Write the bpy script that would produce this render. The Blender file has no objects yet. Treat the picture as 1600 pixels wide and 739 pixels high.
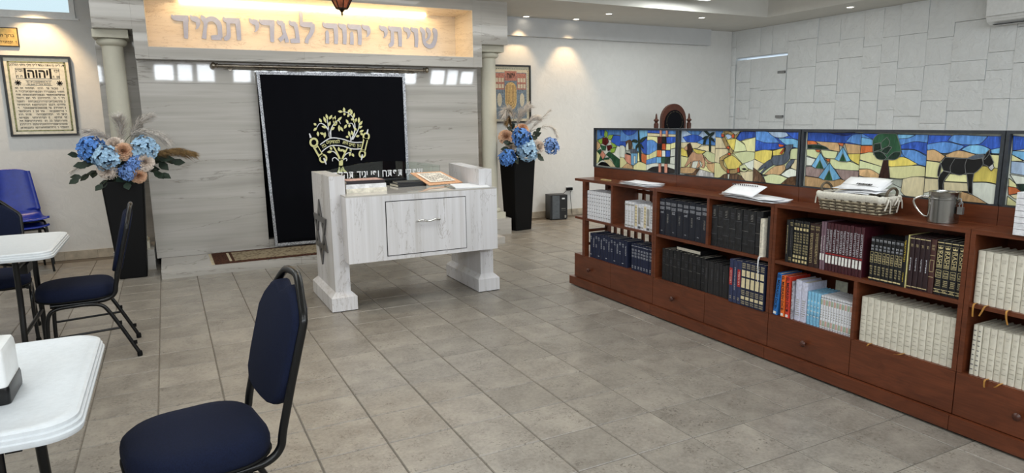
import bpy, bmesh, math, random
from mathutils import Vector, Matrix, noise
random.seed(7)
SC = bpy.context.scene
COL = SC.collection
PI = math.pi

# ------------------------------------------------------------------ camera
cd = bpy.data.cameras.new('camera'); cam = bpy.data.objects.new('camera', cd); COL.objects.link(cam)
CAM = Vector((-2.4717, -2.9402, 1.5242)); FPX = 1039.7
cd.sensor_fit = 'HORIZONTAL'; cd.sensor_width = 36.0; cd.lens = FPX / 1600 * 36.0
cd.clip_start = 0.05; cd.clip_end = 200
def cam_axes(yaw, pitch, roll):
    f = Vector((math.sin(yaw)*math.cos(pitch), math.cos(yaw)*math.cos(pitch), -math.sin(pitch)))
    r = Vector((math.cos(yaw), -math.sin(yaw), 0)); d = f.cross(r)
    return r*math.cos(roll)+d*math.sin(roll), -r*math.sin(roll)+d*math.cos(roll), f
AR, AD, AF = cam_axes(0.473852, 0.172561, 0.0137247)
cam.matrix_world = Matrix(((AR.x, -AD.x, -AF.x, CAM.x), (AR.y, -AD.y, -AF.y, CAM.y), (AR.z, -AD.z, -AF.z, CAM.z), (0, 0, 0, 1)))
SC.camera = cam

# ------------------------------------------------------------------ world, lights, exposure
SC.view_settings.view_transform = 'Standard'
SC.view_settings.look = 'None'
SC.view_settings.gamma = 1.0
SC.view_settings.exposure = 0.0
SC.cycles.use_denoising = True
SC.cycles.max_bounces = 8
SC.cycles.sample_clamp_indirect = 6.0
w = bpy.data.worlds.new('sky'); SC.world = w; w.use_nodes = True
bg = w.node_tree.nodes['Background']; bg.inputs[0].default_value = (0.74, 0.87, 1.0, 1); bg.inputs[1].default_value = 1.15

def area(name, loc, sx, sy, power, color=(1, 1, 1), rot=(0, 0, 0)):
    l = bpy.data.lights.new(name, 'AREA'); l.shape = 'RECTANGLE'; l.size = sx; l.size_y = sy; l.energy = power; l.color = color
    o = bpy.data.objects.new(name, l); COL.objects.link(o); o.location = loc; o.rotation_euler = rot
    return o
CEIL = 3.02; TRAY = 3.31
WIN_X = [-5.4, -3.8, -1.9, -0.2, 1.5, 3.2, 4.9]          # high windows in the wall behind the camera
for x in WIN_X:
    for k, dx in enumerate((-0.46, -0.02, 0.43)):             # one light per pane
        area('window_daylight', (x+dx, -4.56, 2.74), (0.38, 0.30, 0.36)[k], (0.42, 0.36, 0.40)[(k+int(x*3)) % 3], (12, 8, 10)[k], (0.88, 0.94, 1.0), (math.radians(62), 0, 0))
PANEL_AND_FILLS = [(3.95, 4.16), (0.0, 0.6), (3.6, 0.6), (-3.6, 0.6), (0.0, -2.8), (3.6, -2.8), (-3.6, -2.8), (-4.2, 3.6), (0.0, 3.6)]   # the real ceiling panel first, then added fill lights without fixtures
for x, y in PANEL_AND_FILLS:
    area('panel_and_fill_light', (x, y, TRAY - (0.195 if y > 3.8 else 0.02)), 0.8 if y > 3.8 else 2.2, 0.4 if y > 3.8 else 1.4, 34 if x < -1 else (28 if x > 3 and y < 3.8 else 36), (0.97, 1.0, 0.98))
area('cove_light', (-0.75, 5.47, 2.868), 3.2, 0.05, 7.2, (1.0, 0.70, 0.38))
def spot(loc, power, color, size, tilt=(0, 0, 0), blend=0.6, rad=0.03):
    l = bpy.data.lights.new('spot', 'SPOT'); l.energy = power; l.color = color; l.spot_size = size; l.spot_blend = blend; l.shadow_soft_size = rad
    o = bpy.data.objects.new('downlight_and_fill_beam', l); COL.objects.link(o); o.location = loc; o.rotation_euler = tilt
WARM = (1.0, 0.68, 0.36)

# ------------------------------------------------------------------ materials
def s2l(c):
    out = []
    for v in c[:3]:
        v = v / 255.0
        out.append(v/12.92 if v <= 0.04045 else ((v+0.055)/1.055)**2.4)
    return (out[0], out[1], out[2], 1.0)
class NT:
    def __init__(s, name):
        s.m = bpy.data.materials.new(name); s.m.use_nodes = True
        s.n = s.m.node_tree.nodes; s.l = s.m.node_tree.links; s.b = s.n['Principled BSDF']
    def node(s, t, **kw):
        k = s.n.new(t)
        for a, v in kw.items(): setattr(k, a, v)
        return k
    def link(s, a, b): s.l.new(a, b)
    def pos(s, obj=False, scale=(1, 1, 1), rot=(0, 0, 0)):
        if obj: o = s.node('ShaderNodeTexCoord').outputs['Object']
        else: o = s.node('ShaderNodeNewGeometry').outputs['Position']
        mp = s.node('ShaderNodeMapping'); mp.inputs['Scale'].default_value = scale; mp.inputs['Rotation'].default_value = rot
        s.link(o, mp.inputs[0]); return mp.outputs[0]
    def noise(s, vec, scale, detail=4, rough=0.55, dist=0.0):
        k = s.node('ShaderNodeTexNoise'); k.inputs['Scale'].default_value = scale; k.inputs['Detail'].default_value = detail
        k.inputs['Roughness'].default_value = rough; k.inputs['Distortion'].default_value = dist
        s.link(vec, k.inputs['Vector']); return k.outputs['Fac']
    def ramp(s, fac, stops):
        k = s.node('ShaderNodeValToRGB'); e = k.color_ramp.elements
        while len(e) < len(stops): e.new(0.5)
        for i, (p, c) in enumerate(stops): e[i].position = p; e[i].color = s2l(c)
        s.link(fac, k.inputs[0]); return k.outputs[0]
    def framp(s, fac, stops):
        k = s.node('ShaderNodeValToRGB'); e = k.color_ramp.elements
        while len(e) < len(stops): e.new(0.5)
        for i, (p, v) in enumerate(stops): e[i].position = p; e[i].color = (v, v, v, 1)
        s.link(fac, k.inputs[0]); return k.outputs[0]
    def mix(s, fac, a, b, mode='MIX'):
        k = s.node('ShaderNodeMix', data_type='RGBA', blend_type=mode)
        for i, v in ((0, fac), (6, a), (7, b)):
            if hasattr(v, 'links'): s.link(v, k.inputs[i])
            else: k.inputs[i].default_value = v
        return k.outputs[2]
    def bump(s, h, strength, dist=0.01):
        k = s.node('ShaderNodeBump'); k.inputs['Strength'].default_value = strength; k.inputs['Distance'].default_value = dist
        s.link(h, k.inputs['Height']); s.link(k.outputs[0], s.b.inputs['Normal'])
    def base(s, c):
        if hasattr(c, 'links'): s.link(c, s.b.inputs['Base Color'])
        else: s.b.inputs['Base Color'].default_value = s2l(c)
    def set(s, rough=None, metal=None, spec=None, coat=None):
        if rough is not None: s.b.inputs['Roughness'].default_value = rough
        if metal is not None: s.b.inputs['Metallic'].default_value = metal
        if spec is not None: s.b.inputs['Specular IOR Level'].default_value = spec
        if coat is not None: s.b.inputs['Coat Weight'].default_value = coat; s.b.inputs['Coat Roughness'].default_value = 0.08
        return s.m
_mc = {}
def mat(name, c, rough=0.5, metal=0.0, var=0.10, scale=30, bump=0.0, spec=0.5, bscale=None, stretch=(1, 1, 1)):
    """plain procedural material: colour with a little noise, and optional fine relief"""
    if name in _mc: return _mc[name]
    t = NT(name); v = t.pos(True, stretch); f = t.noise(v, scale)
    lo = [max(0, x*(1-var)) for x in c]; hi = [min(255, x*(1+var)) for x in c]
    t.base(t.ramp(f, [(0.3, lo), (0.7, hi)]))
    if bump: t.bump(t.noise(v, bscale or scale*4, 3), bump)
    _mc[name] = t.set(rough, metal, spec); return _mc[name]
def emit(name, c, strength):
    t = NT(name); t.base((20, 20, 20)); t.b.inputs['Emission Color'].default_value = s2l(c); t.b.inputs['Emission Strength'].default_value = strength
    return t.set(0.5)

def m_marble():
    t = NT('striped marble')
    v = t.pos(False, (0.22, 0.22, 4.2)); n1 = t.noise(v, 1.7, 4, 0.5, 0.35)
    col = t.ramp(n1, [(0.30, (164, 160, 154)), (0.44, (182, 178, 172)), (0.60, (193, 189, 184)), (0.74, (173, 169, 162))])
    vf = t.pos(False, (0.4, 0.4, 13.0)); nf = t.noise(vf, 2.2, 5, 0.6, 0.5)
    col = t.mix(t.framp(nf, [(0.45, 0.0), (0.68, 0.2)]), col, s2l((160, 155, 148)))
    v2 = t.pos(False, (0.32, 0.32, 3.2)); n2 = t.noise(v2, 1.0, 8, 0.55, 0.4)
    vein = t.framp(n2, [(0.494, 0.0), (0.5, 0.6), (0.504, 0.0)])
    col = t.mix(vein, col, s2l((118, 111, 102)))
    t.base(col)
    return t.set(0.035, 0, 0.5)
def m_marble_white():
    t = NT('white streaked marble')
    v = t.pos(True, (5.0, 2.0, 0.16)); n1 = t.noise(v, 1.5, 4, 0.55, 0.25)
    col = t.ramp(n1, [(0.28, (192, 188, 185)), (0.43, (214, 213, 215)), (0.58, (224, 223, 226)), (0.76, (200, 196, 194))])
    vf = t.pos(True, (34.0, 12.0, 0.6)); nf = t.noise(vf, 1.4, 4, 0.6, 0.2)
    col = t.mix(t.framp(nf, [(0.45, 0.0), (0.7, 0.2)]), col, s2l((180, 174, 170)))
    v2 = t.pos(True, (3.2, 2.0, 0.8)); n2 = t.noise(v2, 1.2, 9, 0.65, 1.0)
    vein = t.framp(n2, [(0.492, 0.0), (0.5, 0.6), (0.505, 0.0)])
    t.base(t.mix(vein, col, s2l((146, 138, 130))))
    return t.set(0.2, 0, 0.45)
def m_tile():
    t = NT('stone floor tile')
    v = t.pos(False)
    sn = t.node('ShaderNodeVectorMath', operation='SNAP'); sn.inputs[1].default_value = (0.33, 0.33, 9.0)
    off = t.node('ShaderNodeVectorMath', operation='ADD'); off.inputs[1].default_value = (0.0, 0.0, 4.0)
    t.link(v, off.inputs[0]); t.link(off.outputs[0], sn.inputs[0])
    wn = t.node('ShaderNodeTexWhiteNoise', noise_dimensions='3D'); t.link(sn.outputs[0], wn.inputs['Vector'])
    sc = t.node('ShaderNodeVectorMath', operation='SCALE'); sc.inputs['Scale'].default_value = 7.0
    t.link(wn.outputs['Color'], sc.inputs[0])
    ad = t.node('ShaderNodeVectorMath', operation='ADD'); t.link(v, ad.inputs[0]); t.link(sc.outputs[0], ad.inputs[1])
    n1 = t.noise(ad.outputs[0], 5.5, 6, 0.62, 0.4)
    col = t.ramp(n1, [(0.28, (108, 102, 94)), (0.48, (129, 123, 115)), (0.7, (150, 144, 134))])
    n2 = t.noise(ad.outputs[0], 70, 5, 0.75); n3 = t.noise(ad.outputs[0], 9, 4, 0.6)
    speck = t.framp(n2, [(0.55, 0.0), (0.60, 0.85)]); area_ = t.framp(n3, [(0.48, 0.08), (0.60, 1.0)])
    mm = t.node('ShaderNodeMath', operation='MULTIPLY'); t.link(speck, mm.inputs[0]); t.link(area_, mm.inputs[1])
    col = t.mix(t.framp(t.noise(ad.outputs[0], 55, 4, 0.7), [(0.35, 0.0), (0.7, 0.5)]), col, s2l((166, 160, 151)))
    col = t.mix(mm.outputs[0], col, s2l((84, 77, 68)))
    tint = t.framp(wn.outputs['Value'], [(0.0, 0.90), (1.0, 1.08)])
    t.base(t.mix(1.0, col, tint, 'MULTIPLY'))
    n4 = t.noise(ad.outputs[0], 40, 4, 0.6)
    t.bump(n4, 0.10, 0.004)
    return t.set(0.34, 0, 0.5)
def m_plaster(name, c, scale=9, strength=0.35, dist=0.012):
    t = NT(name); v = t.pos(False); n = t.noise(v, scale, 6, 0.6, 0.8)
    t.base(t.ramp(n, [(0.3, [x*0.975 for x in c]), (0.7, c)]))
    t.bump(n, strength, dist); return t.set(0.75, 0, 0.3)
def m_wood(name, a, b, rough=0.32):
    t = NT(name); v = t.pos(False, (3.0, 1.2, 5.0)); n = t.noise(v, 3.0, 7, 0.65, 1.2)
    v2 = t.pos(False, (6, 2.0, 60)); n2 = t.noise(v2, 2.0, 3, 0.5)
    c1 = t.ramp(n, [(0.3, a), (0.7, b)]); k = t.framp(n2, [(0.35, 0.86), (0.65, 1.05)])
    t.base(t.mix(1.0, c1, k, 'MULTIPLY')); return t.set(rough, 0, 0.45)
def m_glasspiece(name, c, var):
    t = NT(name); v = t.pos(False, (1, 13, 3.5), (0.5, 0, 0)); n = t.noise(v, 3.0, 6, 0.62, 0.8)
    oi = t.node('ShaderNodeObjectInfo').outputs['Random']
    lo = [max(0, x*(1-var)) for x in c]; hi = [min(255, x*(1+var)+var*45) for x in c]
    col = t.ramp(n, [(0.28, lo), (0.5, c), (0.74, hi)])
    k = t.framp(oi, [(0.0, 0.82), (1.0, 1.12)])
    t.base(t.mix(1.0, col, k, 'MULTIPLY')); return t.set(0.16, 0, 0.5)
def m_clear(name, c=(235, 245, 240), rough=0.0):
    t = NT(name); t.base(c); t.b.inputs['Transmission Weight'].default_value = 1.0; t.b.inputs['IOR'].default_value = 1.45
    v = t.pos(True); n = t.noise(v, 2.0); t.link(t.framp(n, [(0.0, rough), (1.0, rough+0.01)]), t.b.inputs['Roughness'])
    return t.m

MARBLE = m_marble(); MWHITE = m_marble_white(); TILE = m_tile()
GROUT = mat('tile grout', (104, 98, 90), 0.9)
WALLW = m_plaster('white rough plaster', (226, 226, 224))
WALLB = m_plaster('white paint', (226, 226, 224), 5, 0.08)
STONEW = m_plaster('white split stone', (230, 233, 234), 9, 0.6, 0.035)
CEILM = m_plaster('ceiling paint', (214, 212, 206), 4, 0.05)
BEAM_SHADE = m_plaster('beam paint with shade', (206, 208, 210), 5, 0.1)  # greyer than the wall: the beam's shade is put into this colour
LIME = m_plaster('limestone', (204, 200, 184), 14, 0.12)
BASEB = mat('beige baseboard tile', (176, 166, 150), 0.4, var=0.12, scale=12)
WOOD = m_wood('reddish brown wood', (86, 44, 26), (114, 61, 37))
WOODD = m_wood('dark turned wood', (58, 28, 20), (84, 44, 30))
NAVY = mat('navy upholstery fabric', (17, 24, 46), 0.9, var=0.16, scale=220, bump=0.25, spec=0.2)
BLACKM = mat('black enamelled steel', (8, 8, 9), 0.3, 0.0, spec=0.4)
RUBBER = mat('black rubber', (9, 9, 9), 0.7, spec=0.2)
TABLEW = mat('white moulded plastic', (208, 213, 217), 0.42, var=0.02, scale=60, bump=0.05)
STEEL = mat('brushed steel', (156, 155, 152), 0.22, 1.0, var=0.08, scale=14, stretch=(1, 1, 0.1))
CHROME = mat('chrome', (215, 215, 212), 0.07, 1.0, var=0.03)
BRONZE = mat('antique nickel', (158, 150, 138), 0.25, 1.0, var=0.1)
SILVER = mat('flat silver metal', (150, 150, 150), 0.38, 0.85, var=0.06); LETM = mat('satin aluminium letter', (168, 176, 200), 0.45, 0.15, var=0.03)
GOLD = mat('gold', (196, 160, 78), 0.35, 0.9, var=0.1)
BLKMATTE = mat('black planter plastic', (9, 9, 11), 0.5, var=0.08, spec=0.22)
BLUEP = mat('blue plastic', (20, 46, 150), 0.33, var=0.06)
PAPER = mat('white paper', (236, 237, 240), 0.8, var=0.02)
PAGES = mat('page block', (222, 216, 200), 0.85, var=0.08, scale=120)
INK = mat('black ink', (22, 20, 18), 0.8)
VELVET = mat('navy black velvet', (6, 7, 13), 0.95, var=0.25, scale=300, bump=0.2, spec=0.15)
LEAD = mat('lead came', (44, 44, 48), 0.45, 0.3, var=0.1)
ZINC = mat('zinc frame', (74, 78, 84), 0.42, 0.6, var=0.08)
CLEAR = m_clear('clear glass'); 
WHITEP = mat('white painted metal', (228, 230, 230), 0.35, var=0.02)
WHITEINK = mat('white lettering', (235, 236, 238), 0.6, var=0.02)
SLOT_SHADE = mat('painted slot shade', (14, 13, 14), 0.8)  # near-black that stands in for shade inside gaps and slots

# ------------------------------------------------------------------ mesh helpers
class MB:
    """collects shapes; build() links them as ONE mesh object"""
    def __init__(s): s.bm = bmesh.new(); s.mi = 0
    def face(s, vs):
        try:
            f = s.bm.faces.new(vs); f.material_index = s.mi; return f
        except ValueError: return None
    def verts(s, pts): return [s.bm.verts.new(p) for p in pts]
    def box(s, x0, x1, y0, y1, z0, z1, tf=None):
        P = [(x0, y0, z0), (x1, y0, z0), (x1, y1, z0), (x0, y1, z0), (x0, y0, z1), (x1, y0, z1), (x1, y1, z1), (x0, y1, z1)]
        if tf: P = [tf(Vector(p)) for p in P]
        v = s.verts(P)
        for q in ((3, 2, 1, 0), (4, 5, 6, 7), (0, 1, 5, 4), (1, 2, 6, 5), (2, 3, 7, 6), (3, 0, 4, 7)): s.face([v[i] for i in q])
        return s
    def prism(s, poly, a, b, tf):
        """polygon (u,v) extruded from depth a to b; tf maps (u, v, w) to a point"""
        A = s.verts([tf(u, v, a) for u, v in poly]); B = s.verts([tf(u, v, b) for u, v in poly])
        s.face(A[::-1]); s.face(B); n = len(poly)
        for i in range(n): s.face([A[i], A[(i+1) % n], B[(i+1) % n], B[i]])
        return s
    def tube(s, pts, r, n=8, closed=False, cap=True):
        pts = [Vector(p) for p in pts]; N = len(pts)
        rs = r if isinstance(r, (list, tuple)) else [r]*N
        rings = []; up = None
        for i, p in enumerate(pts):
            if closed: d = pts[(i+1) % N]-pts[i-1]
            else: d = pts[min(i+1, N-1)]-pts[max(i-1, 0)]
            d.normalize()
            if up is None:
                up = Vector((0, 0, 1)) if abs(d.z) < 0.9 else Vector((1, 0, 0))
            a = d.cross(up)
            if a.length < 1e-5: a = d.orthogonal()
            a.normalize(); up = a.cross(d).normalized(); 
            rings.append(s.verts([p+(a*math.cos(t)+up*math.sin(t))*rs[i] for t in [2*PI*k/n for k in range(n)]]))
        M = N if closed else N-1
        for i in range(M):
            A, B = rings[i], rings[(i+1) % N]
            for k in range(n): s.face([A[k], A[(k+1) % n], B[(k+1) % n], B[k]])
        if cap and not closed: s.face(rings[0][::-1]); s.face(rings[-1])
        return s
    def lathe(s, prof, n=20, o=(0, 0, 0), cap=True, ax=None):
        rings = []
        for r, z in prof:
            pts = [(r*math.cos(2*PI*k/n), r*math.sin(2*PI*k/n), z) for k in range(n)]
            rings.append(s.verts([(Vector(o)+(ax(Vector(p)) if ax else Vector(p))) for p in pts]))
        for A, B in zip(rings, rings[1:]):
            for k in range(n): s.face([A[k], A[(k+1) % n], B[(k+1) % n], B[k]])
        if cap: s.face(rings[0][::-1]); s.face(rings[-1])
        return s
    def loft(s, rings, cap=True, closed=True):
        R = [s.verts(r) for r in rings]; n = len(R[0])
        for A, B in zip(R, R[1:]):
            for k in range(n if closed else n-1): s.face([A[k], A[(k+1) % n], B[(k+1) % n], B[k]])
        if cap: s.face(R[0][::-1]); s.face(R[-1])
        return s
    def grid(s, f, nu, nv):
        V = [[s.bm.verts.new(f(i/nu, j/nv)) for i in range(nu+1)] for j in range(nv+1)]
        for j in range(nv):
            for i in range(nu): s.face([V[j][i], V[j][i+1], V[j+1][i+1], V[j+1][i]])
        return s
    def quad(s, a, b, c, d): s.face(s.verts([a, b, c, d])); return s
    def poly(s, pts): s.face(s.verts(pts)); return s
    def mesh(s, name, mats, bevel=0.0, seg=1, smooth=None, recalc=True):
        if bevel:
            ed = [e for e in s.bm.edges if len(e.link_faces) == 2 and e.calc_face_angle(0) > 0.6]
            bmesh.ops.bevel(s.bm, geom=ed, offset=bevel, segments=seg, affect='EDGES', profile=0.5, clamp_overlap=True)
        if recalc: bmesh.ops.recalc_face_normals(s.bm, faces=s.bm.faces)
        me = bpy.data.meshes.new(name); s.bm.to_mesh(me); s.bm.free()
        for m in (mats if isinstance(mats, (list, tuple)) else [mats]): me.materials.append(m)
        if smooth is not None:
            me.polygons.foreach_set('use_smooth', [True]*len(me.polygons)); me.set_sharp_from_angle(angle=smooth)
        return me
    def build(s, name, mats, parent=None, **kw): return link(name, s.mesh(name, mats, **kw), parent)
def link(name, me, parent=None, loc=None, rot=None):
    o = bpy.data.objects.new(name, me); COL.objects.link(o)
    if parent is not None: o.parent = parent
    if loc is not None: o.location = loc
    if rot is not None: o.rotation_euler = rot
    return o
def tag(o, label=None, cat=None, group=None, kind=None):
    if label: o['label'] = label
    if cat: o['category'] = cat
    if group: o['group'] = group
    if kind: o['kind'] = kind
    return o
def thing(name, label, cat, loc=(0, 0, 0), rz=0.0, group=None):
    o = bpy.data.objects.new(name, None); COL.objects.link(o); o.location = loc; o.rotation_euler = (0, 0, rz)
    o.empty_display_size = 0.1
    return tag(o, label, cat, group)
def kids(o): return [c for c in bpy.data.objects if c.parent == o]
def copy_tree(o, parent=None, src=None):
    c = o.copy(); COL.objects.link(c)
    if parent is not None: c.parent = parent
    for ch in (src or kids(o)): copy_tree(ch, c)
    return c
def bez(pts, n=8):
    """Catmull-Rom through points"""
    P = [Vector(p) for p in pts]; out = []
    for i in range(len(P)-1):
        a, b, c, d = P[max(i-1, 0)], P[i], P[i+1], P[min(i+2, len(P)-1)]
        for k in range(n):
            t = k/n
            out.append(0.5*((2*b)+(c-a)*t+(2*a-5*b+4*c-d)*t*t+(3*b-a-3*c+d)*t**3))
    out.append(P[-1]); return out
def ribbon(pts, n=6):
    """variable width 2-D stroke [(x,y,w)...] -> outline polygon"""
    C = bez([Vector(p) for p in pts], n); L = []; R = []
    for i, p in enumerate(C):
        d = (C[min(i+1, len(C)-1)]-C[max(i-1, 0)]); d = Vector((d.x, d.y, 0))
        if d.length < 1e-6: continue
        d.normalize(); q = Vector((-d.y, d.x, 0))*max(p.z, 0.0)*0.5
        L.append((p.x+q.x, p.y+q.y)); R.append((p.x-q.x, p.y-q.y))
    return L+R[::-1]
def strip(mb, pts, tf, a, b, n=6):
    """stroke as a chain of quads (safe for bends), extruded a..b"""
    C = bez([Vector(p) for p in pts], n); L = []; R = []
    for i, p in enumerate(C):
        d = (C[min(i+1, len(C)-1)]-C[max(i-1, 0)]); d = Vector((d.x, d.y, 0)); d.normalize()
        q = Vector((-d.y, d.x, 0))*max(p.z, 1e-4)*0.5
        L.append((p.x+q.x, p.y+q.y)); R.append((p.x-q.x, p.y-q.y))
    LA = mb.verts([tf(u, v, a) for u, v in L]); RA = mb.verts([tf(u, v, a) for u, v in R])
    LB = mb.verts([tf(u, v, b) for u, v in L]); RB = mb.verts([tf(u, v, b) for u, v in R])
    for i in range(len(L)-1):
        mb.face([LB[i], RB[i], RB[i+1], LB[i+1]]); mb.face([LA[i], LA[i+1], RA[i+1], RA[i]])
        mb.face([LA[i], LB[i], LB[i+1], LA[i+1]]); mb.face([RA[i], RA[i+1], RB[i+1], RB[i]])
    mb.face([LA[0], RA[0], RB[0], LB[0]]); mb.face([LA[-1], LB[-1], RB[-1], RA[-1]])
_tc = {}
def text_mesh(body, size, m, heb=False, align='CENTER', extrude=0.0, bold=0.0, spacing=1.0):
    key = (body, size, m.name, align, extrude, bold, spacing)
    if key in _tc: return _tc[key]
    c = bpy.data.curves.new('lettering', 'FONT'); c.body = '\n'.join(l[::-1] for l in body.split('\n')) if heb else body
    c.size = size; c.align_x = align; c.align_y = 'CENTER'; c.extrude = extrude; c.offset = bold; c.space_character = spacing; c.resolution_u = 2
    o = bpy.data.objects.new('lettering', c); COL.objects.link(o)
    bpy.context.view_layer.update()
    me = bpy.data.meshes.new_from_object(o.evaluated_get(bpy.context.evaluated_depsgraph_get()))
    bpy.data.objects.remove(o); bpy.data.curves.remove(c)
    me.materials.clear(); me.materials.append(m); me.name = 'lettering'
    _tc[key] = me; return me
FACE_Y = (PI/2, 0, 0)                     # text standing on a wall, read looking along +Y
FACE_X = (PI/2, 0, -PI/2)                 # read looking along +X (right = -Y)
FACE_SPINE = Matrix(((0, 0, -1), (0, -1, 0), (-1, 0, 0))).to_euler()   # running down a spine
ORD = 'first second third fourth fifth sixth seventh eighth ninth tenth eleventh twelfth thirteenth fourteenth fifteenth sixteenth seventeenth eighteenth nineteenth twentieth'.split()

# ================================================================== SETTING
XL, XR, YF, YB = -7.0, 6.66, -4.7, 6.15
T = 0.33
fl = MB().box(XL-0.3, XR+0.3, YF-0.3, YB+0.3, -0.12, -0.004).build('floor', GROUT); tag(fl, kind='structure')
tm = MB(); e = 0.0024; c = 0.0036; h = T/2
o4 = [(-h+e, -h+e), (h-e, -h+e), (h-e, h-e), (-h+e, h-e)]; i4 = [(x-math.copysign(c, x), y-math.copysign(c, y)) for x, y in o4]
def tile_geo(mb, cx, cy, dz=0.0):
    A = mb.verts([(cx+x, cy+y, -0.005) for x, y in o4]); B = mb.verts([(cx+x, cy+y, dz) for x, y in i4])
    mb.face(B)
    for k in range(4): mb.face([A[k], A[(k+1) % 4], B[(k+1) % 4], B[k]])
tile_geo(tm, 0, 0); tile_me = tm.mesh('tile', TILE)
cells = []
for i in range(int(XL/T)-1, int(XR/T)+1):
    for j in range(int(YF/T)-1, int(YB/T)+1):
        cx, cy = (i+0.5)*T, (j+0.5)*T
        if cx-h < XL-0.1 or cx+h > XR+0.1 or cy-h < YF-0.1 or cy+h > YB+0.1: continue
        d = Vector((cx, cy, 0))-CAM; zc = d.dot(AF); a = 0
        if zc > 0.3:
            px, py = 800+FPX*d.dot(AR)/zc, 369.5+FPX*d.dot(AD)/zc
            if -70 < px < 1670 and -20 < py < 800 and not (cx > 1.1 and cy < 3): a = 1/zc**3
        cells.append((a, cx, cy))
cells.sort(reverse=True); rest = MB()
for k, (a, cx, cy) in enumerate(cells):
    dz = random.uniform(-0.0007, 0.0007)
    if k < 300 and a > 0: link('tile', tile_me, fl, (cx, cy, dz))
    else: tile_geo(rest, cx, cy, dz)
tag(rest.build('distant_tiles', TILE, fl), kind='stuff')

# back wall with a high window at the left
WX0, WX1, WZ0, WZ1 = -5.6, -3.29, 2.765, 2.99
b = MB()
b.box(XL-0.3, WX0, YB, YB+0.25, 0, CEIL+0.6).box(WX1, XR+0.3, YB, YB+0.25, 0, CEIL+0.6)
b.box(WX0, WX1, YB, YB+0.25, 0, WZ0).box(WX0, WX1, YB, YB+0.25, WZ1, CEIL+0.6)
tag(b.build('wall_back', WALLW), kind='structure')
wn = MB()
for x0, x1, z0, z1 in ((WX0-0.06, WX1+0.05, WZ0-0.06, WZ0), (WX0-0.06, WX1+0.05, WZ1, WZ1+0.03), (WX0-0.06, WX0, WZ0, WZ1), (WX1, WX1+0.05, WZ0, WZ1)):
    wn.box(x0, x1, YB-0.03, YB+0.2, z0, z1)
wn = tag(wn.build('window_1', WHITEP, bevel=0.004), kind='structure')
MB().box(WX0-0.09, WX1+0.08, YB-0.045, YB, WZ0-0.078, WZ0-0.06).build('window_sill', WHITEP, wn, bevel=0.003)
MB().box(WX0, WX1, YB+0.12, YB+0.126, WZ0, WZ1).build('window_pane', CLEAR, wn)
MB().box(WX0+1.1, WX0+1.15, YB+0.10, YB+0.15, WZ0, WZ1).build('window_mullion', WHITEP, wn)

# front wall (behind the camera) with a row of high windows, left wall
b = MB(); z0, z1 = 2.5, 2.97; edges = []
b.box(XL-0.3, XR+0.3, YF-0.25, YF, 0, z0).box(XL-0.3, XR+0.3, YF-0.25, YF, z1, CEIL+0.6)
xs = [XL-0.3]+[v for x in WIN_X for v in (x-0.7, x+0.7)]+[XR+0.3]
for a, d in zip(xs[::2], xs[1::2]): b.box(a, d, YF-0.25, YF, z0, z1)
tag(b.build('wall_front', WALLB), kind='structure')
for k, x in enumerate(WIN_X):
    f = MB()
    for q in ((x-0.7, x-0.65, z0, z1), (x+0.65, x+0.7, z0, z1), (x-0.65, x+0.65, z0, z0+0.05), (x-0.65, x+0.65, z1-0.05, z1), (x-0.02, x+0.02, z0+0.05, z1-0.05)):
        f.box(q[0], q[1], YF-0.16, YF-0.06, q[2], q[3])
    f = tag(f.build('window_%d' % (k+2), WHITEP), kind='structure')
    MB().box(x-0.65, x+0.65, YF-0.12, YF-0.115, z0+0.05, z1-0.05).build('window_pane', CLEAR, f)
tag(MB().box(XL-0.25, XL, YF-0.25, YB+0.25, 0, CEIL+0.6).build('wall_left', WALLB), kind='structure')

# ceiling: lower band round a raised tray
TX0, TX1, TY0, TY1 = -5.9, 5.86, -3.9, 4.66
b = MB()
b.box(XL-0.2, XR+0.2, TY1, YB+0.2, CEIL, CEIL+0.06).box(XL-0.2, XR+0.2, YF-0.2, TY0, CEIL, CEIL+0.06)
b.box(XL-0.2, TX0, TY0, TY1, CEIL, CEIL+0.06).box(TX1, XR+0.2, TY0, TY1, CEIL, CEIL+0.06)
b.box(TX0-0.06, TX1+0.06, TY1, TY1+0.06, CEIL+0.06, TRAY).box(TX0-0.06, TX1+0.06, TY0-0.06, TY0, CEIL+0.06, TRAY)
b.box(TX0-0.06, TX0, TY0, TY1, CEIL+0.06, TRAY).box(TX1, TX1+0.06, TY0, TY1, CEIL+0.06, TRAY)
b.box(TX0-0.1, TX1+0.1, TY0-0.1, TY1+0.1, TRAY, TRAY+0.08)
tag(b.build('ceiling', CEILM), kind='structure')
tag(MB().box(1.6, 6.05, YB-0.10, YB, 2.755, CEIL).build('trim_1', BEAM_SHADE, bevel=0.004), kind='structure')

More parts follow.
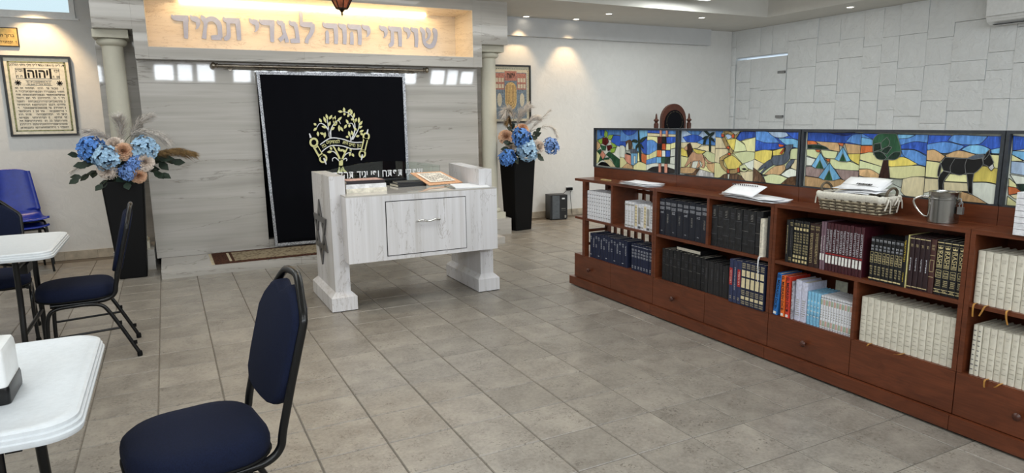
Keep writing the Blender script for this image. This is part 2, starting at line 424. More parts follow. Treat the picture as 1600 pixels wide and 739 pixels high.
# right wall: split stone blocks, and a door clad in the same stone
DY0, DY1, DZ = 4.925, 6.04, 2.55
b = MB()
b.box(XR+0.02, XR+0.25, YF-0.25, DY0, 0, CEIL+0.6).box(XR+0.02, XR+0.25, DY0, DY1, DZ, CEIL+0.6).box(XR+0.02, XR+0.25, DY1, YB+0.25, 0, CEIL+0.6)
wr = tag(b.build('wall_right', STONEW), kind='structure')
dr = tag(MB().box(XR+0.03, XR+0.09, DY0+0.018, DY1-0.018, 0.01, DZ-0.035).build('door_1', STONEW), kind='structure')
rs = random.Random(21); blocks = []
def split(y0, y1, z0, z1, out):
    W, H = y1-y0, z1-z0
    if W > 0.56 or (W > 0.46 and H < 0.5 and rs.random() < 0.3):
        m = y0+W*rs.uniform(0.4, 0.6); split(y0, m, z0, z1, out); split(m, y1, z0, z1, out)
    elif H > 0.56 or (H > 0.48 and rs.random() < 0.25):
        m = z0+H*rs.uniform(0.38, 0.62); split(y0, y1, z0, m, out); split(y0, y1, m, z1, out)
    else: out.append((y0, y1, z0, z1))
def stone(parent, y0, y1, z0, z1, name='stone_block'):
    g = 0.0022; t = rs.uniform(0.016, 0.036); m = MB(); cy, cz = (y0+y1)/2, (z0+z1)/2; n = 4; tu, tv = rs.uniform(-.010, .010), rs.uniform(-.012, .012)
    P = {}
    for i in range(n+1):
        for j in range(n+1):
            u, v = i/n, j/n; edge = i in (0, n) or j in (0, n)
            d = (t-0.008-0.003*rs.random() if edge else t+rs.uniform(-0.006, 0.006))+tu*(u-0.5)+tv*(v-0.5)
            P[i, j] = m.bm.verts.new((-d, (y0+g-cy)+(y1-y0-2*g)*u, (z0+g-cz)+(z1-z0-2*g)*v))
    for i in range(n):
        for j in range(n): m.face([P[i, j], P[i, j+1], P[i+1, j+1], P[i+1, j]])
    ring = [(i, 0) for i in range(n)]+[(n, j) for j in range(n)]+[(i, n) for i in range(n, 0, -1)]+[(0, j) for j in range(n, 0, -1)]
    B = {k: m.bm.verts.new((0.03, P[k].co.y, P[k].co.z)) for k in ring}
    for a, d in zip(ring, ring[1:]+ring[:1]): m.face([P[a], P[d], B[d], B[a]])
    return link(name, m.mesh(name, STONEW, smooth=0.6), parent, (XR, cy, cz))
out = []
split(0.2, 1.9, 0, CEIL, out); split(1.9, 3.3, 0, CEIL, out); split(3.3, DY0-0.004, 0, CEIL, out); split(DY0-0.004, DY1+0.004, DZ+0.004, CEIL, out); split(DY1+0.004, YB, 0, CEIL, out)
for q in out: stone(wr, *q)
dd = []
split(DY0+0.02, DY1-0.02, 0.01, DZ-0.042, dd)
for q in dd:
    o = stone(dr, *q); o.location.x += 0.008
for z in (2.25, 1.53):
    MB().box(XR-0.035, XR+0.01, DY0+0.03, DY0+0.17, z-0.02, z+0.02).build('hinge', SILVER, dr, bevel=0.004)

# baseboards in tile lengths
for nm, xa, xb in (('baseboard_left', XL, -3.06), ('baseboard_right', 1.62, XR-0.03)):
    bb = tag(MB().box(xa, xb, YB-0.008, YB, 0, 0.094).build(nm, GROUT), kind='structure')
    k = math.ceil(xa/T); xx = [xa]+[T*q for q in range(k, int(math.floor(xb/T))+1) if xa+0.03 < T*q < xb-0.03]+[xb]
    for a, d in zip(xx, xx[1:]): MB().box(a+0.001, d-0.001, YB-0.018, YB-0.004, 0.0, 0.1).build('baseboard_tile', BASEB, bb, bevel=0.002)

# ceiling fittings
def downlight(x, y, label, warm=None, z=CEIL):
    t = thing('downlight', label, 'ceiling light', (x, y, z), 0, 'small recessed downlights')
    MB().lathe([(0.062, 0), (0.062, -0.006), (0.045, -0.008), (0.043, -0.001)], 20).build('trim_ring', WHITEP, t)
    MB().lathe([(0.042, -0.0005), (0.042, -0.004)], 16).build('lamp', emit('lamp glow', (255, 240, 215), 9.0), t)
DL = [(2.37, 5.95, 'recessed downlight beside the marble fascia end'), (3.2, 5.90, 'recessed downlight above the warm patch on the back wall'),
      (3.36, 5.28, 'recessed downlight below the bright tray panel'), (4.9, 5.05, 'recessed downlight over the carved chair near the tray corner'),
      (6.18, 3.5, 'recessed downlight close to the split stone wall'), (-3.62, 5.85, 'recessed downlight above the gold plaque by the high window')]
for x, y, l in DL: downlight(x, y, l)
spot((3.15, 5.84, CEIL-0.03), 34, WARM, 1.2, (math.radians(12), 0, 0))
spot((-3.62, 5.80, CEIL-0.03), 70, WARM, 1.3, (math.radians(14), 0, 0))
for x, y in ((2.6, 5.25), (3.36, 5.28), (4.9, 5.05), (-4.2, 4.9), (1.9, 4.8), (-2.1, 2.6), (-1.4, 0.6), (1.6, 3.6)): spot((x, y, (CEIL if y > 4.66 else TRAY)-0.03), 50 if y < 4.9 else 34, (1.0, 0.74, 0.44), 1.35, (0, 0, 0), 0.8, 0.05)  # beams of the modelled downlights, plus added warm fill with no fixture
spot((2.3, 5.86, CEIL-0.03), 22, WARM, 1.25, (math.radians(14), 0, 0))
for k, (x, y) in enumerate(PANEL_AND_FILLS[:1]):
    t = thing('light_panel', 'bright white rectangular light panel in the raised ceiling tray', 'ceiling light', (x, y, TRAY))
    MB().box(-0.44, 0.44, -0.24, 0.24, -0.185, -0.10).build('frame', WHITEP, t, bevel=0.004)
    for q in (-0.3, 0.3): MB().tube([(q, 0, -0.10), (q, 0, 0)], 0.008, 8).build('stem', WHITEP, t)
    MB().box(-0.41, 0.41, -0.21, 0.21, -0.19, -0.1855).build('diffuser', emit('panel diffuser', (245, 255, 250), 5.0), t)

# ================================================================== MARBLE ARK
CREAM = None
def m_cream():
    t = NT('cream marble'); v = t.pos(False, (0.5, 0.5, 5)); n = t.noise(v, 1.4, 6, 0.6, 0.8)
    col = t.ramp(n, [(0.3, (222, 205, 180)), (0.6, (236, 222, 200)), (0.8, (214, 196, 170))])
    n2 = t.noise(t.pos(False, (1, 1, 6)), 1.1, 8, 0.65, 1.8); vein = t.framp(n2, [(0.49, 0.0), (0.5, 0.5), (0.508, 0.0)])
    t.base(t.mix(vein, col, s2l((150, 122, 92)))); return t.set(0.2)
CREAM = m_cream()
ark = thing('torah_ark', 'striped grey marble ark wall with a lit niche of Hebrew letters above a curtain', 'ark', (-0.72, 5.2, 0))
def ap(name, x0, x1, y0, y1, z0, z1, m=MARBLE, bev=0.0015):
    o = MB().box(x0+0.72, x1+0.72, y0-5.2, y1-5.2, z0, z1).build(name, m, ark, bevel=bev); return o
g = 0.001
AX0, AX1 = -2.67, 1.22
OX0, OX1, OZ0, OZ1 = -1.50, 0.14, 0.19, 2.10
for x0, x1, z0, z1 in ((AX0, OX0, 0.086, 1.965), (AX0, OX0, 1.965, 2.2), (OX1, AX1, 0.086, 1.965), (OX1, AX1, 1.965, 2.2), (OX0, OX1, 0.086, OZ0), (OX0, OX1, OZ1, 2.2)):
    ap('marble_slab', x0+g, x1-g, 5.2, 5.72, z0+g, z1-g)
ap('recess_shade_panel', OX0, OX1, 5.34, 5.40, OZ0, OZ1, VELVET)  # near-black panel carries the shade of the recess in its colour
ap('side_panel', -3.05, AX0, 5.64, 6.14, 0, 2.49); ap('side_panel', AX1, 1.6, 5.64, 6.14, 0, 2.49)
# stepped fascia
NX0, NX1, NZ0, NZ1 = -2.545, 1.10, 2.32, 2.895
for x0, x1, z0, z1 in ((-3.02, AX0, 2.49, CEIL), (AX0, NX0, 2.2, CEIL), (NX1, AX1, 2.2, CEIL), (AX1, 1.59, 2.49, CEIL), (NX0, -0.99, 2.2, NZ0), (-0.99, NX1, 2.2, NZ0), (NX0, NX1, NZ1, CEIL)):
    ap('fascia_slab', x0+g*0.4, x1-g*0.4, 5.03, 5.72, z0+g*0.4, z1-g*0.4, bev=0.001)
ap('niche_panel', NX0, NX1, 5.6, 5.66, NZ0, NZ1, CREAM)
for x0, x1, z0, z1 in ((NX0, NX0+0.004, NZ0, NZ1), (NX1-0.004, NX1, NZ0, NZ1), (NX0, NX1, NZ0, NZ0+0.004), (NX0, NX1, NZ1-0.004, NZ1)):
    ap('niche_lining', x0, x1, 5.034, 5.6, z0, z1, CREAM, 0)
ap('light_strip', -2.2, 0.68, 5.565, 5.59, NZ1-0.024, NZ1-0.008, emit('led strip', (255, 232, 180), 14.0), 0)
# step
for x0, x1 in ((-2.63, -1.27), (-1.27, -0.02), (-0.02, 1.22)):
    ap('step_slab', x0+g, x1-g, 4.45, 5.2, 0.0, 0.085, bev=0.003)
# Hebrew letters of the niche, drawn stroke by stroke (x height 1)
GL = {
 'dalet': (0.78, [[(0.0, 1.0, .03), (.07, .90, .16), (.25, .87, .22), (.76, .87, .22)], [(.63, .9, .2), (.60, .5, .17), (.57, .02, .15)], [(.66, .02, .05), (.5, .02, .05)]]),
 'yod': (0.36, [[(0.0, 1.02, .04), (.07, .90, .17), (.2, .86, .22), (.33, .86, .16)], [(.26, .87, .2), (.29, .68, .16), (.24, .5, .08), (.16, .42, .02)]]),
 'vav': (0.36, [[(0.0, 1.02, .04), (.07, .90, .17), (.2, .86, .22), (.34, .86, .16)], [(.24, .87, .2), (.25, .4, .17), (.22, .02, .15)]]),
 'he': (0.86, [[(0.0, 1.02, .04), (.07, .90, .17), (.3, .87, .22), (.82, .87, .2)], [(.70, .9, .2), (.72, .4, .17), (.68, .02, .15)], [(.2, .64, .05), (.2, .55, .14), (.2, .3, .15), (.17, .02, .16)]]),
 'tav': (0.98, [[(.06, 1.02, .04), (.14, .90, .17), (.4, .87, .22), (.92, .87, .2)], [(.80, .9, .2), (.82, .4, .17), (.80, .02, .15)], [(.29, .84, .14), (.28, .4, .15), (.24, .16, .17), (.12, .07, .17), (.0, .04, .1)]]),
 'lamed': (0.80, [[(.05, 1.5, .02), (.12, 1.38, .15), (.13, 1.15, .12), (.12, .88, .14)], [(.06, .9, .1), (.2, .87, .2), (.72, .87, .22)], [(.68, .92, .2), (.68, .66, .18), (.55, .4, .16), (.38, .2, .14), (.32, .0, .15)]]),
 'nun': (0.55, [[(.03, 1.02, .04), (.1, .90, .17), (.25, .87, .2), (.38, .86, .16)], [(.32, .88, .18), (.38, .5, .15), (.40, .1, .17)], [(.5, .1, .17), (.25, .09, .19), (.02, .07, .16)]]),
 'gimel': (0.58, [[(.03, 1.02, .04), (.1, .90, .17), (.25, .87, .2), (.36, .86, .16)], [(.30, .88, .18), (.36, .5, .15), (.46, .2, .15), (.5, .0, .15)], [(.37, .36, .12), (.24, .2, .15), (.05, .08, .17)]]),
 'mem': (0.98, [[(.02, 1.04, .04), (.1, .92, .18), (.2, .72, .15), (.14, .4, .13), (.06, .02, .17)], [(.16, .66, .08), (.34, .86, .17), (.6, .9, .2), (.84, .72, .2), (.88, .4, .17), (.86, .1, .18)], [(.92, .1, .18), (.66, .09, .19), (.42, .08, .16)]]),
 'shin': (1.0, [[(.0, 1.04, .04), (.08, .9, .2), (.17, .78, .18), (.17, .5, .14), (.24, .22, .16), (.48, .08, .18), (.74, .16, .2), (.9, .45, .18), (.93, .75, .2), (.88, .9, .22), (.80, 1.02, .05)], [(.38, 1.04, .04), (.46, .9, .19), (.54, .74, .15), (.46, .5, .1), (.24, .34, .06)]]),
}
LET = [('dalet', -2.285, -2.121), ('yod', -2.098, -2.013), ('mem', -1.99, -1.791), ('tav', -1.768, -1.581), ('yod', -1.478, -1.385), ('dalet', -1.367, -1.205), ('gimel', -1.174, -1.064), ('nun', -1.039, -0.922), ('lamed', -0.922, -0.75), ('he', -0.638, -0.466), ('vav', -0.453, -0.356), ('he', -0.334, -0.173), ('yod', -0.173, -0.051), ('yod', 0.056, 0.164), ('tav', 0.173, 0.351), ('yod', 0.381, 0.457), ('vav', 0.472, 0.579), ('shin', 0.61, 0.821)]
for nm, x0, x1 in LET:
    wd, strokes = GL[nm]; s = 0.25; sx = min((x1-x0)/wd, 0.26)*1.04; m = MB(); cx = (x0+x1)/2
    for q_, st in enumerate(strokes):
        strip(m, [(p[0]*sx-wd*sx/2, p[1]*s, p[2]*s*1.14) for p in st], lambda u, v, w_: (u, -w_, v), 0.006, 0.018+0.0007*q_, 6)
    o = m.build('letter', LETM, ark); o.location = (cx+0.72, 5.6-5.2, 2.477)
# columns
def column(x, label):
    t = thing('marble_column', label, 'column', (x, 5.3, 0))
    MB().box(-0.19, 0.19, -0.25, 0.33, 0, 0.216).build('plinth', MARBLE, t, bevel=0.003)
    MB().box(-0.15, 0.15, -0.16, 0.16, 0.216, 0.29).build('base_block', LIME, t, bevel=0.004)
    MB().lathe([(0.125, 0.29), (0.14, 0.305), (0.14, 0.325), (0.125, 0.34), (0.108, 0.345)], 28).build('base_ring', LIME, t, smooth=0.7)
    MB().lathe([(0.106, 0.345), (0.105, 1.3), (0.098, 2.335)], 32, cap=False).build('shaft', LIME, t, smooth=0.7)
    MB().lathe([(0.098, 2.335), (0.128, 2.35), (0.142, 2.37), (0.142, 2.385), (0.128, 2.405), (0.1, 2.41)], 28).build('neck_ring', LIME, t, smooth=0.7)
    MB().box(-0.16, 0.16, -0.16, 0.16, 2.41, 2.489).build('capital', LIME, t, bevel=0.004)
column(-2.875, 'round limestone column on the window side of the marble ark')
column(1.43, 'round limestone column beside the colourful framed print')

# ================================================================== CURTAIN
YC = 5.12
rod = thing('curtain_rod', 'antique nickel curtain rod with ball finials across the marble ark', 'curtain rod', (-0.72, YC, 2.155))
MB().tube([(-1.20, 0, 0), (1.20, 0, 0)], 0.016, 12).build('rod', BRONZE, rod, smooth=0.8)
for s in (-1, 1):
    MB().lathe([(0.016, 0), (0.028, 0.006), (0.028, 0.014), (0.018, 0.024), (0.03, 0.036), (0.036, 0.05), (0.03, 0.066), (0.012, 0.076), (0.004, 0.078)], 16,
        o=(1.17*s, 0, 0), ax=lambda p, s=s: Vector((p.z*s, p.x, p.y))).build('finial', BRONZE, rod, smooth=0.8)
    MB().tube([(1.05*s, 0, -0.01), (1.05*s, 0.078, -0.02)], 0.008, 8).tube([(1.05*s, 0.07, -0.02), (1.05*s, 0.0795, -0.02)], 0.025, 12).build('bracket', BRONZE, rod, smooth=0.8)
MB().tube([(-1.12, 0.03, -0.028), (1.12, 0.03, -0.028)], 0.006, 8).build('lower_rod', BRONZE, rod, smooth=0.8)
cur = thing('ark_curtain', 'dark velvet ark curtain embroidered with a golden tree and scroll, edged in silver braid', 'curtain', (-0.66, YC, 0))
CX0, CX1, CZ0, CZ1 = -0.85, 0.87, 0.115, 2.10
def cl(u, v):
    x = CX0+0.065*(1-v)+(CX1-CX0-0.065*(1-v))*u; z = CZ0+(CZ1-CZ0)*v
    return (x, 0.012*math.sin(u*17+v)*(1-v)*0.6+0.004*math.sin(u*41), z)
MB().grid(cl, 60, 24).build('cloth', VELVET, cur, smooth=1.0)
cm = kids(cur)[0]
sol = cm.modifiers.new('thickness', 'SOLIDIFY'); sol.thickness = 0.006; sol.offset = 1.0
def m_braid():
    t = NT('silver braid'); v = t.pos(True); k = t.node('ShaderNodeTexVoronoi'); k.inputs['Scale'].default_value = 75; t.link(v, k.inputs['Vector'])
    t.base(t.ramp(k.outputs['Distance'], [(0.1, (40, 42, 50)), (0.35, (150, 152, 160)), (0.7, (196, 198, 204))])); t.bump(k.outputs['Distance'], 0.6, 0.004)
    return t.set(0.4, 0.45)
BRAID = m_braid(); bw = 0.032
m = MB()
def off(p, d): return (p[0], p[1]-0.005-d, p[2])
NB = 48
for (ua, ub, va, vb, nu, nv) in ((0, bw/1.7, 0, 1, 1, NB), (1-bw/1.7, 1, 0, 1, 1, NB), (0, 1, 0, bw/2, NB, 1), (0, 1, 1-bw/2, 1, NB, 1)):
    m.grid(lambda u, v: off(cl(ua+(ub-ua)*u, va+(vb-va)*v), 0.004), nu, nv)
m.build('silver_braid', BRAID, cur)
for k in range(9):
    x = -0.80+k*0.2
    MB().tube([(x+0.024*math.cos(a), 0, 2.15+0.026*math.sin(a)) for a in [2*PI*i/16 for i in range(16)]], 0.004, 6, closed=True).tube([(x, 0, 2.124), (x, 0, 2.092)], 0.003, 6).build('ring', BRONZE, cur, smooth=1)
# embroidery in its own drawing units, mapped on the cloth
GOLDT = mat('gold thread', (228, 220, 158), 0.55, 0.1, var=0.15, scale=300, bump=0.3); SILVT = mat('silver thread', (232, 233, 240), 0.5, 0.15, var=0.1, scale=300, bump=0.3)
def EF(d): return lambda u, v, w_: (0.00133*u-0.00008*v-0.98273+0.66, -0.010-d-w_, -0.00003*u-0.00133*v+1.77355)
def emb(name, strokes, m_, d, th=0.004):
    m = MB()
    for st in strokes: strip(m, st, EF(d), 0, th, 5)
    return m.build(name, m_, cur)
emb('branches', [[(200, 310, 12), (186, 250, 11), (150, 200, 9), (110, 188, 7), (82, 228, 5)], [(206, 312, 12), (206, 250, 10), (230, 195, 8), (270, 160, 7), (292, 190, 5)], [(192, 300, 10), (182, 200, 8), (174, 150, 6)],
    [(382, 340, 12), (415, 270, 11), (420, 200, 9), (400, 130, 8), (352, 90, 7), (310, 84, 5)], [(400, 330, 11), (450, 240, 8), (460, 180, 6)], [(385, 335, 8), (378, 290, 6)], [(415, 230, 8), (395, 185, 7), (350, 190, 5)],
    [(285, 500, 9), (240, 440, 8), (190, 428, 6)], [(315, 490, 9), (345, 455, 8), (392, 438, 6)], [(282, 520, 9), (245, 488, 8), (222, 498, 7), (222, 520, 6)], [(313, 510, 9), (340, 495, 8), (350, 508, 7), (344, 520, 6)]], SILVT, 0.0)
emb('trunk', [[(296, 500, 36), (296, 570, 34)], [(290, 560, 20), (282, 600, 20), (268, 625, 18)], [(302, 560, 20), (320, 600, 18), (345, 620, 14)], [(297, 570, 22), (298, 620, 24)], [(290, 515, 20), (258, 440, 15), (225, 382, 12)], [(306, 510, 18), (330, 450, 14), (356, 400, 11)]], GOLDT, 0.002)
leaves = '80,205,58,185 85,225,55,252 92,258,96,300 125,180,105,143 170,225,126,212 150,285,112,268 150,315,156,262 165,182,143,128 180,152,163,105 192,152,216,113 185,212,202,168 225,202,262,190 228,182,247,118 245,178,223,132 262,168,302,128 210,245,238,218 285,212,314,256 278,200,280,256 240,190,262,176 310,84,268,80 325,88,320,44 328,92,324,116 355,95,381,58 368,102,354,130 385,112,391,64 405,140,414,92 405,152,384,146 345,195,324,232 360,188,340,150 372,190,368,222 415,178,436,138 420,182,408,150 455,182,456,128 460,202,488,162 450,228,488,208 435,248,413,222 462,262,501,244 430,302,462,294 402,292,388,248 375,302,364,252 365,306,338,302 470,272,496,288 215,435,172,438 215,420,200,392 282,432,274,394 288,432,312,414 330,445,314,415 375,428,392,412 380,440,374,477 395,452,412,482'
for q in leaves.split():
    x0, y0, x1, y1 = map(float, q.split(','))
    emb('leaf', [[(x0, y0, 2), (x0*.65+x1*.35, y0*.65+y1*.35, 20), (x0*.3+x1*.7, y0*.3+y1*.7, 17), (x1, y1, 1)]], GOLDT, 0.003)
def wav(o): return [(112+o*14, 372+o*62), (200, 316+o*68), (300, 322+o*62), (400, 352+o*60), (488, 352+o*58)]
emb('banner', [[(x, y, 62) for x, y in wav(0.5)]], VELVET, 0.005)
emb('banner_edge', [[(x, y, 9) for x, y in wav(0)], [(x, y, 9) for x, y in wav(1)]], SILVT, 0.0065)
sc = 'עץ חיים היא למחזיקים בה'
for k, wd in enumerate(('עץ', 'חיים', 'היא', 'למחזיקים', 'בה')):
    u = (458, 395, 335, 225, 145)[k]; v = (382, 376, 356, 348, 383)[k]; sl = (-0.02, -0.2, -0.22, 0.02, 0.55)[k]
    p = EF(0.011)(u, v, 0)
    o = link('embroidered_word', text_mesh(wd, 0.052 if k != 3 else 0.048, GOLDT, True, extrude=0.001, bold=0.001), cur, p, (PI/2, -sl, 0)); o.scale = (0.85, 1.15, 1)
def ring2(cx, cy, r, w_): return [(cx+r*math.cos(a), cy+r*1.1*math.sin(a), w_) for a in [2*PI*i/14 for i in range(15)]]
emb('scroll_roller', [[(70, 385, 46), (122, 478, 46)], ring2(58, 352, 30, 17), ring2(138, 494, 29, 15)], GOLDT, 0.007)
emb('scroll_parchment', [[(82, 398, 22), (112, 452, 22)], ring2(58, 352, 10, 9)], VELVET, 0.0095)
emb('scroll_handle', [[(20, 275, 9), (32, 312, 18)], [(142, 490, 10), (152, 510, 16), (164, 546, 7)]], SILVT, 0.010)
emb('scroll_roller', [[(520, 318, 46), (494, 432, 46)], ring2(523, 300, 26, 15), ring2(488, 458, 27, 15)], GOLDT, 0.007)
emb('scroll_parchment', [[(517, 335, 22), (497, 418, 22)]], VELVET, 0.0095)
emb('scroll_handle', [[(538, 236, 9), (528, 278, 18)], [(488, 462, 12), (484, 490, 14), (478, 514, 7)]], SILVT, 0.010)

# rug on the step
def m_rug():
    t = NT('woven rug'); v = t.pos(True); k = t.node('ShaderNodeTexVoronoi'); k.inputs['Scale'].default_value = 26; t.link(v, k.inputs['Vector'])
    n = t.noise(v, 60, 3); col = t.ramp(k.outputs['Distance'], [(0.12, (60, 40, 34)), (0.3, (124, 110, 90)), (0.6, (150, 136, 112))]); t.base(col); t.bump(n, 0.5); return t.set(0.95, 0, 0.1)
def m_rugb():
    t = NT('rug border'); v = t.pos(True); k = t.node('ShaderNodeTexVoronoi'); k.inputs['Scale'].default_value = 42; t.link(v, k.inputs['Vector'])
    t.base(t.ramp(k.outputs['Distance'], [(0.1, (22, 16, 17)), (0.3, (56, 34, 28)), (0.55, (80, 52, 40))])); return t.set(0.95, 0, 0.1)
RUGF, RUGB = m_rug(), m_rugb()
rug = thing('runner_rug', 'long patterned brown runner rug with dark border on the marble step', 'rug', (-1.0, 4.84, 0.085))
MB().box(-1.13, 1.13, -0.33, 0.33, 0.0005, 0.008).build('border', RUGB, rug, bevel=0.002)
MB().box(-0.93, 0.93, -0.255, 0.255, 0.0083, 0.0095).build('field', RUGF, rug)
m = MB()
for x in (-0.97, 0.97): m.box(x-0.012, x+0.012, -0.255, 0.255, 0.0083, 0.0095)
m.build('stripe', mat('cream wool', (186, 172, 146), 0.95), rug)
m = MB()
for x in (-1.13, 1.13):
    for k in range(40):
        y = -0.325+k*0.0166; m.box(min(x, x+math.copysign(0.03, x)), max(x, x+math.copysign(0.03, x)), y, y+0.006, 0.0005, 0.003)
m.build('fringe', mat('cream wool', (186, 172, 146), 0.95), rug)

# ================================================================== READING TABLE
BX = -0.635
rt = thing('reading_table', 'white streaked marble reading table on two slab legs with a steel star', 'reading table', (BX, 2.72, 0))
def rb(name, x0, x1, y0, y1, z0, z1, m=MWHITE, bev=0.003): return MB().box(x0-BX, x1-BX, y0-2.72, y1-2.72, z0, z1).build(name, m, rt, bevel=bev)
def leg(x0, x1, ztop_front, ztop_back):
    m = MB()
    poly = [(2.42, 0.14), (3.12, 0.14), (3.12, ztop_back), (2.6, ztop_front), (2.42, ztop_front)]
    m.prism([(y-2.72, z) for y, z in poly], x0-BX, x1-BX, lambda u, v, w_: (w_, u, v)); o = m.build('leg', MWHITE, rt, bevel=0.003)
    f = 0.042; m = MB()
    R = [[(x0-f-BX, 2.378-2.72, z), (x1+f-BX, 2.378-2.72, z), (x1+f-BX, 3.162-2.72, z), (x0-f-BX, 3.162-2.72, z)] for z in (0.006, 0.118)]
    R.append([(x0-BX, 2.42-2.72, 0.16), (x1-BX, 2.42-2.72, 0.16), (x1-BX, 3.12-2.72, 0.16), (x0-BX, 3.12-2.72, 0.16)])
    m.loft(R).build('foot', MWHITE, o, bevel=0.002)
    MB().box(x0-f+0.006-BX, x1+f-0.006-BX, 2.386-2.72, 3.154-2.72, 0.0, 0.006).build('foot_pad', RUBBER, o)
leg(-1.35, -1.225, 1.105, 1.105)
leg(-0.045, 0.08, 1.105, 1.125)
rb('cabinet', -1.265, 0.047, 2.25, 3.0, 0.415, 0.945)
rb('table_top', -1.265, 0.047, 2.25, 3.0, 0.945, 0.957, m_marble(), 0.002)
rb('shadow_gap', -0.952, -0.249, 2.2475, 2.26, 0.448, 0.898, SLOT_SHADE, 0)  # solid dark sheet paints the shade of the joint round the door
rb('door', -0.946, -0.255, 2.2435, 2.26, 0.454, 0.892)
m = MB(); m.tube(bez([(-0.69, 2.243, 0.72), (-0.685, 2.222, 0.722), (-0.65, 2.214, 0.728), (-0.595, 2.216, 0.716), (-0.54, 2.214, 0.728), (-0.50, 2.222, 0.722), (-0.495, 2.243, 0.72)], 6), 0.0085, 8)
o = m.build('handle', CHROME, rt, smooth=1); o.location = (-BX, -2.72, 0)
# star of two interlaced triangles on the outer face of the left slab
st = MB(); SR = 0.285
for a0 in (0, PI):
    P = [(SR*math.sin(a0+2*PI*k/3), SR*math.cos(a0+2*PI*k/3)) for k in range(3)]; q = (SR-0.095)/SR
    I = [(x*q, y*q) for x, y in P]
    for k in range(3):
        a, b_, c_, d = P[k], P[(k+1) % 3], I[(k+1) % 3], I[k]
        st.prism([a, b_, c_, d], 0.0, 0.012 if a0 else 0.0105, lambda u, v, w_: (-1.35-w_-BX, 2.845-2.72-u, 0.60+v))
o = st.build('star', mat('dark steel plate', (112, 112, 114), 0.3, 0.9, var=0.08), rt)
# curved glass screen with its white line of text
m = MB(); N = 24; top = []
for k in range(N+1):
    x = -1.235+1.045*k/N; u = k/N; top.append((x-BX, 1.10+0.075*math.sin(PI*min(1, 0.06+u*0.88))**0.9))
m.prism([(-1.235-BX, 0.957)]+top+[(-0.19-BX, 0.957)], 0.0, 0.008, lambda u, v, w_: (u, 3.005-2.72+w_-0.02, v)); sg = m.build('glass_screen', CLEAR, rt)
tx = link('screen_lettering', text_mesh('שפתי תפתח ופי יגיד תהלתך', 0.098, WHITEINK, True, extrude=0.0008, bold=0.0004), sg, (-0.80-BX, 2.9835-2.72, 1.066), FACE_Y)
xs_ = [v.co.x for v in tx.data.vertices]; tx.scale = (0.87/(max(xs_)-min(xs_)), 1, 1)
# things lying on the table
def bk(name, label, x0, x1, y0, y1, z0, z1, cover, rz=0, cat='book', group=None):
    cx, cy = (x0+x1)/2, (y0+y1)/2; W, D, H = x1-x0, y1-y0, z1-z0; t = 0.003
    m = MB().box(-W/2, W/2, -D/2, D/2, 0, t).box(-W/2, W/2, -D/2, D/2, H-t, H).box(-W/2, W/2, -D/2, -D/2+t, t, H-t)
    o = m.build(name, cover); o.location = (cx, cy, z0); o.rotation_euler = (0, 0, rz); tag(o, label, cat, group)
    MB().box(-W/2+0.005, W/2-0.005, -D/2+t, D/2-0.005, t, H-t).build('page_block', PAGES, o); return o
bk('hardback_book', 'cream hardback lying at the bottom of the small stack on the marble table', -1.205, -0.868, 2.46, 2.70, 0.957, 0.993, mat('cream cover', (226, 220, 204), 0.6))
bk('hardback_book', 'white hardback in the middle of the small stack on the marble table', -1.205, -0.872, 2.465, 2.695, 0.993, 1.028, mat('white cover', (228, 228, 230), 0.5))
o = bk('hardback_book', 'dark hardback with pink mottled cover topping the stack on the marble table', -1.20, -0.88, 2.47, 2.70, 1.028, 1.056, mat('dark cover', (38, 30, 36), 0.5))
MB().box(-0.15, 0.15, -0.105, 0.105, 0.0282, 0.0292).build('cover_print', mat('mottled pink', (176, 140, 132), 0.5, var=0.35, scale=40), o)
bk('prayer_book', 'black closed book lying flat beneath the glass screen', -0.70, -0.43, 2.72, 2.93, 0.957, 0.982, mat('black leather', (20, 19, 22), 0.45), 0.08)
bk('prayer_book', 'black thin book on top of the other black book by the screen', -0.68, -0.42, 2.74, 2.93, 0.982, 0.998, mat('black leather', (20, 19, 22), 0.45), -0.05)
ob = thing('prayer_card', 'tilted prayer card with an orange ornamental border on the marble table', 'card', (-0.27, 2.64, 0.958), 0)
def card(y): return 0.012+0.17*max(0, y)*0.9
P = [(-0.16, 0.0), (0.20, 0.08), (0.075, 0.31), (-0.23, 0.31)]
def cp(u, v, dz=0):
    a = Vector(P[0]).lerp(Vector(P[1]), u); b_ = Vector(P[3]).lerp(Vector(P[2]), u); q = a.lerp(b_, v); return (q.x, q.y, 0.012+0.092*v+dz)
m = MB().grid(lambda u, v: cp(u, v), 1, 4); o = m.build('board', mat('orange ornament print', (214, 160, 118), 0.55, var=0.12, scale=60), ob); sol = o.modifiers.new('thickness', 'SOLIDIFY'); sol.thickness = 0.005
MB().grid(lambda u, v: cp(0.12+0.76*u, 0.13+0.74*v, 0.0062), 1, 2).build('printed_sheet', mat('ivory sheet', (232, 222, 206), 0.6), ob)
m = MB(); rr = random.Random(3)
for k in range(10):
    v = 0.2+k*0.065; u = 0.2
    while u < 0.8:
        d = rr.uniform(0.03, 0.09); m.face(m.verts([cp(u, v, 0.0075), cp(min(u+d, 0.82), v, 0.0075), cp(min(u+d, 0.82), v+0.028, 0.0075), cp(u, v+0.028, 0.0075)])); u += d+0.02
m.build('print_lines', mat('grey print', (110, 100, 96), 0.7), ob)
m = MB().grid(lambda u, v: (0.02*v-0.07+0.06*u, -0.29+0.4*v*0.55, 0.002+0.014*math.sin(PI*u)*v), 6, 6); o = m.build('support_wedge', CLEAR, ob)
sol = o.modifiers.new('thickness', 'SOLIDIFY'); sol.thickness = 0.002
ps = MB().box(-0.15, 0.15, -0.19, 0.19, 0, 0.007).build('paper_pamphlet', PAPER); ps.location = (-0.115, 2.47, 0.958); ps.rotation_euler = (0.0, 0.0, -0.25)
